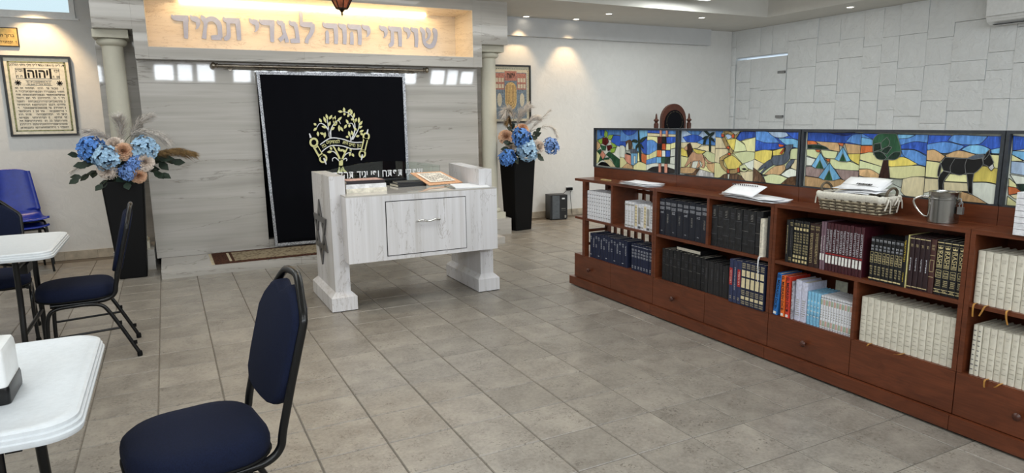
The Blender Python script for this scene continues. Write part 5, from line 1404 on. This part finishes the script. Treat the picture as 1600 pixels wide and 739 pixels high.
pq = thing('gold_plaque', 'gold plaque with dark edge and black Hebrew letters below the high window', 'plaque', (-3.99, YB-0.002, 2.382))
MB().box(-0.21, 0.205, -0.02, 0, 0, 0.2).build('backing', mat('dark bronze', (44, 34, 26), 0.5), pq, bevel=0.003)
MB().box(-0.20, 0.195, -0.022, -0.0195, 0.01, 0.19).build('plate', mat('satin gold plate', (198, 164, 96), 0.35, 0.35, var=0.08), pq)
link('lettering', text_mesh('ברוך הבא', 0.045, INK, True, align='RIGHT', bold=0.001), pq, (0.17, -0.0225, 0.115), FACE_Y)
m = MB(); pseudo(m, -0.15, 0.19, 0.035, 0.024, random.Random(4), y=-0.0228); m.build('script_line', INK, pq)
# coloured print beside the right column
fr2, a, H_ = framed('framed_print', 'black framed coloured print with a menorah arch beside the limestone column', 1.86, 2.532, 1.49, 2.34, 0.024, FRAMEK)
ROSE = mat('rose print', (168, 112, 98), 0.6, var=0.2, scale=50); BLUEG = mat('blue grey print', (112, 126, 138), 0.6, var=0.2, scale=50); OCHRE = mat('ochre print', (206, 172, 112), 0.6, var=0.15, scale=50); TEAL = mat('dusty green print', (96, 122, 104), 0.6, var=0.2, scale=50)
sheet(fr2, -a+0.02, a-0.02, 0.02, H_-0.02, -0.012, mat('pale print paper', (206, 196, 172), 0.6, var=0.06, scale=40), 'paper')
def pr(name, shapes, mt, y): 
    m = MB()
    for q_ in shapes: m.box(q_[0], q_[1], y, y+0.0006, q_[2], q_[3])
    return m.build(name, mt, fr2)
pr('field_print', [(-0.27, 0.27, 0.06, 0.74)], BLUEG, -0.0130)
pr('border_pattern', [(-0.295+i*0.0295, -0.283+i*0.0295, H_-0.062, H_-0.05) for i in range(20)]+[(s_*0.29-0.005, s_*0.29+0.005, 0.06+i*0.03, 0.075+i*0.03) for s_ in (-1, 1) for i in range(24)], TEAL, -0.0132)
pr('house_print', [(-0.26, -0.105, 0.49, 0.73), (0.105, 0.26, 0.49, 0.73), (-0.10, 0.10, 0.62, 0.76)], ROSE, -0.0136)
pr('window_print', [(x+i*0.048-0.018, x+i*0.048+0.018, z, z+0.06) for x in (-0.23, 0.135) for i in range(3) for z in (0.51, 0.6)], mat('pale print paper', (206, 196, 172), 0.6), -0.0140)
m = MB(); arch = [(-0.095, 0.3), (0.095, 0.3)]+[(0.095*math.cos(t_), 0.50+0.10*math.sin(t_)) for t_ in [PI*k/10 for k in range(11)]]
m.prism(arch, 0, 0.0006, lambda u, v, w_: (u, -0.0142+w_, v)); m.prism([(0.095*math.cos(t_), 0.31-0.12*math.sin(t_)) for t_ in [PI*k/10 for k in range(11)]], 0, 0.0005, lambda u, v, w_: (u, -0.0143+w_, v)); m.build('arch_print', OCHRE, fr2)
for sx in (-0.19, 0.19):
    m = MB(); m.prism([(sx+0.04*math.cos(t_), 0.34+0.1*math.sin(t_)) for t_ in [2*PI*k/16 for k in range(16)]], 0, 0.0006, lambda u, v, w_: (u, -0.0138+w_, v)); m.build('oval_print', mat('pale print paper', (206, 196, 172), 0.6), fr2)
m = MB()
for k in range(1, 4): strip(m, [(0.024*k*math.cos(t_), 0.33-0.045*k*0.8*math.sin(t_), 0.006) for t_ in [PI*i/8 for i in range(9)]], lambda u, v, w_: (u, -0.0150+w_, v), 0, 0.0005, 2); 
for k in range(-3, 4): strip(m, [(0.024*k, 0.33, 0.006), (0.024*k, 0.56, 0.006)], lambda u, v, w_: (u, -0.0150+w_, v), 0, 0.0005, 2)
strip(m, [(0, 0.33, 0.01), (0, 0.12, 0.01)], lambda u, v, w_: (u, -0.0150+w_, v), 0, 0.0005, 2); m.build('menorah_print', mat('brown print', (120, 86, 52), 0.6), fr2)
o = link('title_lettering', text_mesh('יהוה', 0.10, INK, True, bold=0.004), fr2, (0, -0.0145, 0.695), FACE_Y); o.scale = (0.75, 1, 1)

# ================================================================== CARVED CHAIR, POWER UNIT, AIR CONDITIONER, LAMP
ec = thing('carved_chair', 'tall carved wooden chair with a dark round topped back behind the stained glass', 'chair', (4.55, 5.2, 0))
m = MB(); P_ = [(-0.24, 0.55), (0.24, 0.55)]+[(0.24*math.cos(t_), 1.50+0.245*math.sin(t_)) for t_ in [PI*k/16 for k in range(17)]]
m.prism(P_, 0.0, 0.05, lambda u, v, w_: (u, w_, v)); m.build('back_panel', WOODD, ec, bevel=0.008, seg=2)
m = MB(); m.prism([(-0.19, 0.62), (0.19, 0.62)]+[(0.19*math.cos(t_), 1.45+0.20*math.sin(t_)) for t_ in [PI*k/16 for k in range(17)]], -0.012, 0.01, lambda u, v, w_: (u, w_, v)); m.build('back_upholstery', VELVET, ec, bevel=0.004)
m = MB(); rr = random.Random(6)
for k in range(44):
    t_ = 2*PI*k/44; d = 0.004 if k % 3 else 0.008
    c0 = Vector((0.155*math.cos(t_), 1.475+0.15*math.sin(t_))); m.box(c0.x-d/2, c0.x+d/2, -0.0145, -0.012, c0.y-0.0025, c0.y+0.0025)
m.build('gold_stitching', mat('dull gold thread', (136, 124, 92), 0.7), ec)
for s in (-1, 1):
    MB().lathe([(0.034, 0.0), (0.036, 0.1), (0.028, 0.12), (0.036, 0.16), (0.03, 0.5), (0.034, 0.9), (0.030, 1.3), (0.036, 1.40), (0.036, 1.445), (0.022, 1.46), (0.024, 1.475), (0.040, 1.49), (0.040, 1.505), (0.020, 1.52), (0.016, 1.54), (0.012, 1.58), (0.004, 1.60)], 18, (0.325*s, 0.03, 0)).build('post', WOODD, ec, smooth=0.7)
    MB().lathe([(0.034, 0.0), (0.036, 0.1), (0.026, 0.14), (0.034, 0.3), (0.03, 0.74)], 16, (0.325*s, -0.5, 0)).build('leg', WOODD, ec, smooth=0.7)
    MB().box(0.325*s-0.035, 0.325*s+0.035, -0.56, 0.03, 0.74, 0.775).build('armrest', WOODD, ec, bevel=0.012, seg=2)
MB().box(-0.33, 0.33, -0.53, 0.04, 0.40, 0.46).build('seat_frame', WOODD, ec, bevel=0.008)
MB().box(-0.29, 0.29, -0.50, 0.0, 0.46, 0.53).build('seat_cushion', VELVET, ec, bevel=0.02, seg=3)

ups = thing('power_unit', 'black and grey upright battery unit on the floor below the wall socket', 'battery unit', (2.86, 5.90, 0), math.radians(-12))
MB().box(-0.150, 0.130, -0.11, 0.13, 0.012, 0.385).build('case', mat('black plastic case', (22, 23, 26), 0.45), ups, bevel=0.02, seg=3)
MB().box(-0.118, 0.0, -0.118, -0.106, 0.02, 0.375).build('grey_panel', mat('grey plastic', (86, 92, 98), 0.45), ups, bevel=0.004)
MB().box(0.04, 0.085, -0.1135, -0.109, 0.318, 0.340).build('display', mat('pale lcd', (220, 224, 226), 0.3), ups, bevel=0.001)
m = MB(); pseudo(m, 0.035, 0.095, 0.165, 0.014, random.Random(2), y=-0.1125); pseudo(m, 0.03, 0.10, 0.142, 0.007, random.Random(3), y=-0.1125); m.box(0.085, 0.11, -0.1125, -0.109, 0.03, 0.07)
m.build('case_print', GRYP, ups)
m = MB()
for x in (-0.13, 0.11):
    for y in (-0.08, 0.10): m.lathe([(0.015, 0), (0.015, 0.013)], 10, (x, y, 0))
m.build('foot', RUBBER, ups)
ol = thing('wall_socket', 'white wall socket plate above the battery unit', 'socket', (3.24, YB, 0.43))
MB().box(-0.065, 0.065, -0.010, 0.0, -0.04, 0.04).build('plate', WHITEP, ol, bevel=0.003)
ad = thing('plug_adapter', 'small black plug adapter with cords in the wall socket', 'adapter', (3.22, YB-0.010, 0.43))
MB().box(-0.05, 0.05, -0.045, 0, -0.022, 0.022).build('adapter_body', BLKMATTE, ad, bevel=0.006)
for k, (x, xe) in enumerate(((-0.05, -0.1), (0.045, 0.03))):
    MB().tube(bez([(x, -0.03, 0), (x-0.02, -0.035, -0.03), (xe-0.02, -0.035, -0.08), (xe, -0.03, -0.25), (xe+0.02, -0.03, -0.42)], 5), 0.004, 6).build('cord', RUBBER, ad, smooth=1)

ac = thing('air_conditioner', 'white wall mounted air conditioner high on the stone wall', 'air conditioner', (XR-0.012, 1.33, 2.575))
m = MB(); pr_ = [(0, 0.0), (-0.14, 0.0), (-0.20, 0.035), (-0.235, 0.09), (-0.24, 0.30), (-0.22, 0.335), (0, 0.34)]
m.prism(pr_, -0.5, 0.5, lambda u, v, w_: (u-0.02, w_, v)); m.build('casing', WHITEP, ac, bevel=0.008, seg=2)
MB().box(-0.245, -0.15, -0.44, 0.44, 0.012, 0.02, tf=lambda p: Vector((p.x, p.y, p.z+(-p.x-0.15)*0.55))).build('flap', WHITEP, ac, bevel=0.002)
MB().box(-0.21, -0.165, -0.44, 0.44, -0.004, 0.001).build('outlet_slot', SLOT_SHADE, ac)
MB().box(-0.266, -0.2595, -0.49, 0.49, 0.092, 0.096).build('panel_seam', GRYP, ac)

lp_ = thing('eternal_light', 'dark metal lantern with amber glass hanging before the letter niche', 'lamp', (-0.655, 4.55, 2.69))
AMB = m_clear('amber glass', (214, 120, 70), 0.05)
m = MB()
for k in range(8):
    t_ = 2*PI*k/8; m.tube([(0.062*math.cos(t_), 0.062*math.sin(t_), 0.045), (0.12*math.cos(t_), 0.12*math.sin(t_), 0.16), (0.10*math.cos(t_), 0.10*math.sin(t_), 0.25)], 0.006, 6)
for r_, z in ((0.062, 0.045), (0.12, 0.16), (0.10, 0.25)): m.tube([(r_*math.cos(2*PI*k/8), r_*math.sin(2*PI*k/8), z) for k in range(8)], 0.007, 6, closed=True)
IRON = mat('dark bronze iron', (48, 34, 28), 0.35, 0.7, var=0.15); m.build('lantern_frame', IRON, lp_, smooth=0.8)
MB().lathe([(0.058, 0.047), (0.114, 0.16), (0.095, 0.248)], 8, cap=False).build('lantern_glass', mat('amber leaded glass', (142, 76, 52), 0.12, 0.0, 0.3, 14), lp_)
MB().lathe([(0.002, -0.035), (0.006, -0.02), (0.012, -0.008), (0.006, 0.002), (0.016, 0.015), (0.03, 0.03), (0.064, 0.043), (0.06, 0.05)], 16).build('finial', IRON, lp_, smooth=0.8)
MB().lathe([(0.102, 0.25), (0.06, 0.285), (0.02, 0.30), (0.012, 0.33)], 16).build('cap', IRON, lp_, smooth=0.8)
MB().tube([(0, 0, 0.32), (0, 0, TRAY-2.69-0.005)], 0.005, 6).lathe([(0.05, TRAY-2.69-0.03), (0.05, TRAY-2.69-0.001)], 16).build('hanger', IRON, lp_, smooth=0.8)

# ================================================================== PLANTERS AND FLOWERS
def planter(label, loc, rz, b0, b1, H_):
    t = thing('planter', label, 'planter', loc, rz); R_ = []
    for k, z in ((b0*0.97, 0.0), (b0, 0.01), (b1, H_-0.012), (b1, H_), (b1-0.012, H_), (b1-0.014, H_-0.06)):
        c_ = k*0.10; R_.append([(k-c_, -k, z), (k, -k+c_, z), (k, k-c_, z), (k-c_, k, z), (-k+c_, k, z), (-k, k-c_, z), (-k, -k+c_, z), (-k+c_, -k, z)])
    MB().loft(R_).build('pot', BLKMATTE, t)
    MB().box(-b1+0.02, b1-0.02, -b1+0.02, b1-0.02, H_-0.07, H_-0.055).build('soil', mat('floral foam', (40, 46, 34), 0.9), t); return t
planter('tall black tapered planter in front of the left limestone column', (-2.885, 4.80, 0), 0.0, 0.125, 0.185, 0.985)
planter('tall black tapered planter beside the framed menorah print', (1.885, 5.36, 0), math.radians(10), 0.14, 0.185, 0.99)
BLUH = mat('cornflower petals', (84, 132, 206), 0.8, var=0.28, scale=34); PBLH = mat('pale blue petals', (164, 198, 226), 0.8, var=0.13, scale=34); MBLH = mat('periwinkle petals', (112, 146, 208), 0.8, var=0.26, scale=34); GAP_SHADE = mat('floret gap shade', (58, 84, 110), 0.9)
PEACH = mat('peach petals', (216, 176, 146), 0.8, var=0.12, scale=26); IVORY = mat('ivory petals', (228, 214, 202), 0.7, var=0.06, scale=26); LEAFM = mat('dark green leaf', (32, 46, 34), 0.55, var=0.3, scale=20)
STEM = mat('green stem', (52, 62, 40), 0.7); PLUM = mat('greige plume', (206, 199, 192), 0.9, var=0.15, scale=40); PLUMB = mat('brown plume', (128, 102, 66), 0.9, var=0.3, scale=40)
rf = random.Random(17)
def basis(d):
    d = Vector(d).normalized(); a = d.cross(Vector((0, 0, 1)))
    if a.length < 1e-3: a = Vector((1, 0, 0))
    a.normalize(); return a, a.cross(d).normalized(), d
def stem_part(par, d_local, dist, r=0.004):
    """a stem from the bloom down into the planter"""
    return MB().tube(bez([(0, 0, 0), tuple(Vector(d_local)*dist*0.4+Vector((0, 0, 0.03))), tuple(Vector(d_local)*dist)], 5), r, 5, cap=True).build('stem', STEM, par)
_fm = {}
def hydrangea_mesh(m_, r, seed, n=52):
    k = ('h', m_.name, r, seed)
    if k in _fm: return _fm[k]
    q = random.Random(seed); m = MB(); R = r*0.86
    m.mi = 1; m.lathe([(R*0.3, -R*0.70), (R*0.7, -R*0.4), (R*0.76, 0.0), (R*0.55, R*0.5), (R*0.15, R*0.72)], 10); m.mi = 0  # dark inner core puts the shade between florets into colour
    for i in range(n):
        z = 1-1.75*(i+0.5)/n; t_ = i*2.39996; rad = math.sqrt(max(0, 1-z*z)); d = Vector((rad*math.cos(t_), rad*math.sin(t_), z)); a, b_, d = basis(d)
        c = d*r*q.uniform(0.80, 1.08)*Vector((1, 1, 1)).length/1.732; d = (d+Vector((q.gauss(0, .3), q.gauss(0, .3), q.gauss(0, .3)))).normalized(); a, b_, d = basis(d); ps = r*q.uniform(0.28, 0.38); ph = q.uniform(0, 1.5)
        for j in range(4):
            t2 = ph+j*PI/2; u = a*math.cos(t2)+b_*math.sin(t2); v = d.cross(u)
            P_ = [c, c+u*ps*0.45-v*ps*0.40+d*ps*0.2, c+u*ps*0.85-v*ps*0.30+d*ps*0.24, c+u*ps*1.0+d*ps*0.12, c+u*ps*0.85+v*ps*0.30+d*ps*0.24, c+u*ps*0.45+v*ps*0.40+d*ps*0.2]; V_ = m.verts(P_); m.face([V_[0], V_[1], V_[2], V_[3]]); m.face([V_[0], V_[3], V_[4], V_[5]])
    _fm[k] = m.mesh('florets', [m_, GAP_SHADE], recalc=False); return _fm[k]
def rose_mesh(m_, r, seed):
    k = ('r', m_.name, r, seed)
    if k in _fm: return _fm[k]
    q = random.Random(seed); m = MB()
    for ring, (n, rr_, hh, op) in enumerate(((3, 0.14, 0.74, 0.02), (4, 0.26, 0.74, 0.08), (5, 0.40, 0.70, 0.2), (6, 0.55, 0.62, 0.4), (7, 0.70, 0.50, 0.65), (8, 0.84, 0.34, 0.95), (8, 0.94, 0.14, 1.2))):
        for i in range(n):
            t0 = 2*PI*(i+0.5*ring)/n+q.uniform(-.15, .15); wd = 2*PI/n*0.72
            def f(u, v):
                t_ = t0+(u-.5)*wd*2*(0.55+0.45*math.sin(PI*min(v+0.25, 1))); rad = r*(0.10+(rr_-0.05)*v**0.8+0.10*op*v*v); z = r*(hh*1.15*v-0.26*op*v**3-0.30+0.07*math.sin(u*3*PI)*v)
                return (rad*math.cos(t_), rad*math.sin(t_), z)
            m.grid(f, 4, 4)
    _fm[k] = m.mesh('petals', m_, recalc=False, smooth=1.0); return _fm[k]
def orient(o, d): o.rotation_euler = Vector(d).to_track_quat('Z', 'Y').to_euler()
def bloom(kind, label, loc, face, m_, r, cat, seed, base, group):
    """kind hydrangea or rose; face = direction the bloom looks; base = point in the planter the stem goes to"""
    t = thing(kind, label, cat, loc, 0, group); d = Vector(face).normalized(); t.rotation_euler = d.to_track_quat('Z', 'Y').to_euler()
    link('florets' if kind == 'hydrangea' else 'petals', hydrangea_mesh(m_, r, seed) if kind == 'hydrangea' else rose_mesh(m_, r, seed), t)
    inv = t.rotation_euler.to_matrix().inverted(); v = inv @ (Vector(base)-Vector(loc)); dist = v.length; s0 = v.normalized()
    m = MB().tube(bez([tuple(Vector((0, 0, -r*0.35))), tuple(Vector((0, 0, -r*0.9))+s0*dist*0.3), tuple(v)], 4), 0.0045, 5); m.build('stem', STEM, t)
    return t
def leaf_geo(m, p, d, up, L, W):
    d = Vector(d).normalized(); s_ = d.cross(Vector(up)).normalized(); n_ = s_.cross(d)
    p = Vector(p); A = [p, p+d*L*0.3+s_*W*0.42, p+d*L*0.62+s_*W*0.46, p+d*L-n_*L*0.10, p+d*L*0.62-s_*W*0.46, p+d*L*0.3-s_*W*0.42]; c1 = p+d*L*0.3-n_*W*0.12; c2 = p+d*L*0.64-n_*W*0.12
    V = m.verts(A); k1, k2 = m.verts([c1, c2])
    for q in ([V[0], V[1], k1], [V[1], V[2], k2, k1], [V[2], V[3], k2], [V[3], V[4], k2], [V[4], V[5], k1, k2], [V[5], V[0], k1]): m.face(q)
def sprig(label, base, tip, n, L, group, seed):
    q = random.Random(seed); t = thing('leaf_sprig', label, 'leaves', base, 0, group); b_, e_ = Vector(base), Vector(tip); v = e_-b_; mid = v*0.5+Vector((0, 0, 0.09))
    C = bez([(0, 0, 0), tuple(mid), tuple(v)], 8); MB().tube(C, 0.0035, 5).build('stem', STEM, t)
    for i in range(n):
        k = int(len(C)*(0.35+0.62*i/max(1, n-1))) if n > 1 else len(C)-1; k = min(k, len(C)-1); p = C[k]; d = (C[k]-C[k-1]).normalized()
        side = Vector((d.y, -d.x, 0)); side = side.normalized() if side.length > 1e-4 else Vector((1, 0, 0)); s_ = 1 if i % 2 else -1
        dd = d*0.65+side*s_*0.55+Vector((0, 0, q.uniform(-.5, .35))) if i < n-1 else d
        m = MB(); leaf_geo(m, p, dd, (q.uniform(-.4, .4), -0.8, 0.5), L*q.uniform(1.05, 1.4), L*0.78); m.build('leaf', LEAFM, t, recalc=False, smooth=1.0)
    return t
def plume(label, base, pts, m_, group, seed, L=0.11, n=260, fan=1.0, t0=0.45):
    """feathery grass plume along a curve"""
    q = random.Random(seed); t = thing('grass_plume', label, 'grass plume', base, 0, group); B_ = Vector(base); C = bez([tuple(Vector(p)-B_) for p in [base]+pts], 10)
    MB().tube(C, [0.0035*(1-0.6*i/len(C)) for i in range(len(C))], 5).build('stem', STEM if m_ is PLUM else m_, t)
    m = MB(); s0 = int(len(C)*t0)
    for i in range(n):
        u = q.random()**0.9; k = s0+int((len(C)-1-s0)*u); p = C[k]; d = (C[min(k+1, len(C)-1)]-C[max(k-1, 0)]).normalized()
        r_ = Vector((q.gauss(0, 1), q.gauss(0, 1), q.gauss(0, 1))).normalized(); sd = (r_-d*r_.dot(d)).normalized()
        l = L*(0.55+0.6*math.sin(PI*min(0.98, 0.15+u*0.8)))*q.uniform(0.6, 1.1); a1 = p+(d*0.7+sd*0.55*fan)*l*0.55; a2 = p+(d*0.95+sd*0.55*fan)*l+Vector((0, 0, -0.25*l))
        w_ = d.cross(sd)*0.0026; m.face(m.verts([p-w_, p+w_, a1+w_*0.8, a1-w_*0.8])); m.face(m.verts([a1-w_*0.8, a1+w_*0.8, a2]))
    f = m.build('plume', m_, t, recalc=False); f['kind'] = 'stuff'; return t
# arrangement in the left planter
LB = (-2.885, 4.80, 0.95); GL_ = 'flowers in the left planter'
def L3(x, z, y=4.62): return (x, y, z)
def base_of(B_, k): return (B_[0]+0.08*math.cos(k*2.4), B_[1]+0.08*math.sin(k*2.4), B_[2])
for k, (kind, lab, p, face, mt, r) in enumerate((
    ('hydrangea', 'cornflower blue hydrangea, the outermost on the window side', L3(-3.11, 1.30, 4.66), (-.5, -.7, .4), BLUH, 0.118),
    ('hydrangea', 'pale blue hydrangea below the cornflower one', L3(-2.995, 1.225, 4.57), (-.2, -.9, .3), PBLH, 0.112),
    ('hydrangea', 'pale blue hydrangea on the marble wall side of the planter', L3(-2.665, 1.29, 4.64), (.45, -.7, .5), PBLH, 0.118),
    ('hydrangea', 'small periwinkle hydrangea low over the planter rim', L3(-2.83, 1.075, 4.55), (.1, -.95, 0), MBLH, 0.075),
    ('hydrangea', 'small periwinkle hydrangea beside the ivory rose', L3(-2.755, 1.165, 4.58), (.2, -.95, .1), MBLH, 0.072),
    ('rose', 'ivory rose at the top of the left arrangement', L3(-2.925, 1.355, 4.66), (-.25, -.75, .6), IVORY, 0.088),
    ('rose', 'peach rose in the middle of the left arrangement', L3(-2.845, 1.288, 4.57), (0, -.95, .35), PEACH, 0.085),
    ('rose', 'ivory rose between the periwinkle and pale blue hydrangeas', L3(-2.665, 1.175, 4.55), (.25, -.95, .2), IVORY, 0.085),
    ('rose', 'peach rose hanging lowest over the planter rim', L3(-2.735, 1.035, 4.55), (.2, -.97, -.1), PEACH, 0.072),
    ('rose', 'open ivory flower drooping below the pale blue hydrangea', L3(-3.01, 1.10, 4.58), (-.2, -.95, -.15), IVORY, 0.085))):
    bloom(kind, lab, p, face, mt, r, 'flower', k+3, base_of(LB, k), GL_)
for k, (lab, tip, n, L) in enumerate((('leafy sprig reaching out lowest on the window side', (-3.24, 4.62, 1.03), 7, 0.085), ('leafy sprig under the cornflower hydrangea', (-3.15, 4.62, 1.16), 5, 0.11), ('leafy sprig with one leaf beside the cornflower hydrangea', (-3.22, 4.66, 1.25), 3, 0.09),
    ('leafy sprig reaching toward the marble wall', (-2.44, 4.66, 1.155), 6, 0.11), ('broad leafy sprig beneath the marble side hydrangea', (-2.56, 4.62, 1.05), 7, 0.11), ('leafy sprig drooping over the planter rim', (-2.85, 4.55, 0.98), 5, 0.10),
    ('leafy sprig between the ivory rose and pale hydrangea', (-2.77, 4.60, 1.27), 4, 0.10), ('leafy sprig at the window side of the rim', (-3.05, 4.58, 0.97), 5, 0.085), ('leafy sprig behind the periwinkle hydrangeas', (-2.90, 4.60, 1.15), 5, 0.10), ('short leafy sprig behind the brush grass', (-2.56, 4.66, 1.19), 4, 0.11))):
    sprig('dark green '+lab, base_of(LB, k+1), tip, n, L, GL_, k+50)
PT = (-2.885, 4.80, 0.95)
plume('pale upright plume rising highest before the limestone column', base_of(PT, 1), [(-2.87, 4.74, 1.3), (-2.85, 4.72, 1.5), (-2.86, 4.70, 1.60)], PLUM, GL_, 1, 0.13, 420, 1.3)
plume('pale plume arching up along the marble wall edge', base_of(PT, 2), [(-2.80, 4.72, 1.3), (-2.72, 4.70, 1.52), (-2.58, 4.68, 1.62)], PLUM, GL_, 2, 0.12, 330)
plume('pale plume bending out over the marble side hydrangea', base_of(PT, 3), [(-2.85, 4.72, 1.3), (-2.74, 4.68, 1.45), (-2.56, 4.66, 1.44), (-2.46, 4.64, 1.37)], PLUM, GL_, 3, 0.12, 380)
plume('mauve grey plume bending toward the window side', base_of(PT, 4), [(-2.93, 4.74, 1.32), (-3.02, 4.70, 1.44), (-3.15, 4.68, 1.48)], PLUM, GL_, 4, 0.10, 300)
plume('thin pale plume low on the window side', base_of(PT, 5), [(-3.05, 4.70, 1.15), (-3.22, 4.66, 1.14), (-3.30, 4.64, 1.10)], PLUM, GL_, 5, 0.06, 110)
plume('golden brown brush grass pointing sideways at the marble wall', base_of(PT, 6), [(-2.70, 4.70, 1.20), (-2.55, 4.66, 1.245), (-2.40, 4.64, 1.26), (-2.24, 4.63, 1.235)], PLUMB, GL_, 6, 0.13, 900, 0.8, 0.42)
# arrangement in the right planter
RBp = (1.885, 5.36, 0.95); GR_ = 'flowers in the right planter'
for k, (kind, lab, p, face, mt, r) in enumerate((
    ('rose', 'peach rose close to the limestone column', (1.64, 5.21, 1.315), (-.35, -.85, .35), PEACH, 0.098),
    ('rose', 'peach rose at the top of the right arrangement', (1.91, 5.23, 1.41), (0, -.8, .6), PEACH, 0.10),
    ('hydrangea', 'cornflower hydrangea in the middle of the right arrangement', (1.845, 5.18, 1.285), (0, -.9, .4), BLUH, 0.135),
    ('hydrangea', 'pale blue hydrangea over the planter rim by the framed print', (1.92, 5.14, 1.11), (.1, -.97, .1), PBLH, 0.135),
    ('rose', 'ivory pink rose beneath the peach rose by the column', (1.70, 5.17, 1.17), (-.2, -.95, .1), IVORY, 0.085),
    ('hydrangea', 'cornflower hydrangea hanging low beside the column', (1.595, 5.09, 1.035), (-.5, -.8, -.1), BLUH, 0.105),
    ('hydrangea', 'periwinkle hydrangea reaching out toward the bookcase', (2.345, 5.22, 1.16), (.7, -.6, .1), MBLH, 0.105),
    ('rose', 'ivory rose on the bookcase side of the planter', (2.155, 5.20, 1.165), (.25, -.9, .15), IVORY, 0.095))):
    bloom(kind, lab, p, face, mt, r, 'flower', k+23, base_of(RBp, k), GR_)
for k, (lab, tip, n, L) in enumerate((('leafy sprig under the low cornflower hydrangea', (1.70, 5.16, 1.05), 6, 0.12), ('leafy sprig beside the ivory rose toward the bookcase', (2.10, 5.18, 1.03), 5, 0.11), ('leafy sprig between the top peach rose and ivory rose', (2.08, 5.22, 1.30), 7, 0.10), ('leafy sprig holding up the outer periwinkle hydrangea', (2.28, 5.22, 1.20), 4, 0.10),
    ('leafy sprig behind the peach rose by the column', (1.63, 5.10, 1.22), 6, 0.11), ('leafy sprig between both peach roses', (1.76, 5.24, 1.40), 5, 0.10), ('leafy sprig beside the column, lowest leaves', (1.63, 5.10, 1.13), 5, 0.11), ('leafy sprig reaching up past the top rose', (2.12, 5.24, 1.36), 4, 0.08))):
    sprig('dark green '+lab, base_of(RBp, k+1), tip, n, L, GR_, k+80)
PR = RBp
plume('pale plume standing before the left half of the print', base_of(PR, 1), [(1.80, 5.26, 1.35), (1.72, 5.16, 1.58), (1.62, 5.10, 1.66), (1.56, 5.08, 1.60)], PLUM, GR_, 11, 0.15, 420, 1.2)
plume('pale plume curling before the middle of the print', base_of(PR, 2), [(1.86, 5.30, 1.40), (1.90, 5.28, 1.6), (2.02, 5.26, 1.72)], PLUM, GR_, 12, 0.14, 420, 1.2)
plume('pale plume leaning across the frame of the print', base_of(PR, 3), [(1.95, 5.30, 1.38), (2.05, 5.28, 1.52), (2.16, 5.26, 1.56)], PLUM, GR_, 13, 0.12, 300)
plume('thin mauve plume leaning far toward the bookcase', base_of(PR, 4), [(2.0, 5.30, 1.3), (2.15, 5.27, 1.48), (2.36, 5.25, 1.66)], PLUM, GR_, 14, 0.09, 170)
plume('thin arching plume drooping toward the socket', base_of(PR, 5), [(2.0, 5.30, 1.3), (2.2, 5.26, 1.42), (2.38, 5.24, 1.42), (2.46, 5.24, 1.30)], PLUM, GR_, 15, 0.08, 140)
plume('brown brush grass bending against the column', base_of(PR, 6), [(1.76, 5.24, 1.28), (1.68, 5.14, 1.45), (1.62, 5.08, 1.54), (1.58, 5.06, 1.50)], PLUMB, GR_, 16, 0.10, 420, 0.8)

# PRINTED matter and other bits too small to pick apart
for o in bpy.data.objects:
    n = o.name.split('.')[0]
    if n in ('spine_print', 'screen_lettering', 'title_lettering', 'script_line', 'script_lines', 'lettering', 'spine_title', 'spine_number', 'embroidered_word', 'fringe', 'print_lines', 'print_line', 'case_print', 'border_pattern', 'gold_stitching', 'weave', 'stake', 'linen_tie', 'branches', 'window_print', 'title_box', 'border_print', 'house_print', 'printed_heading'): o['kind'] = 'stuff'
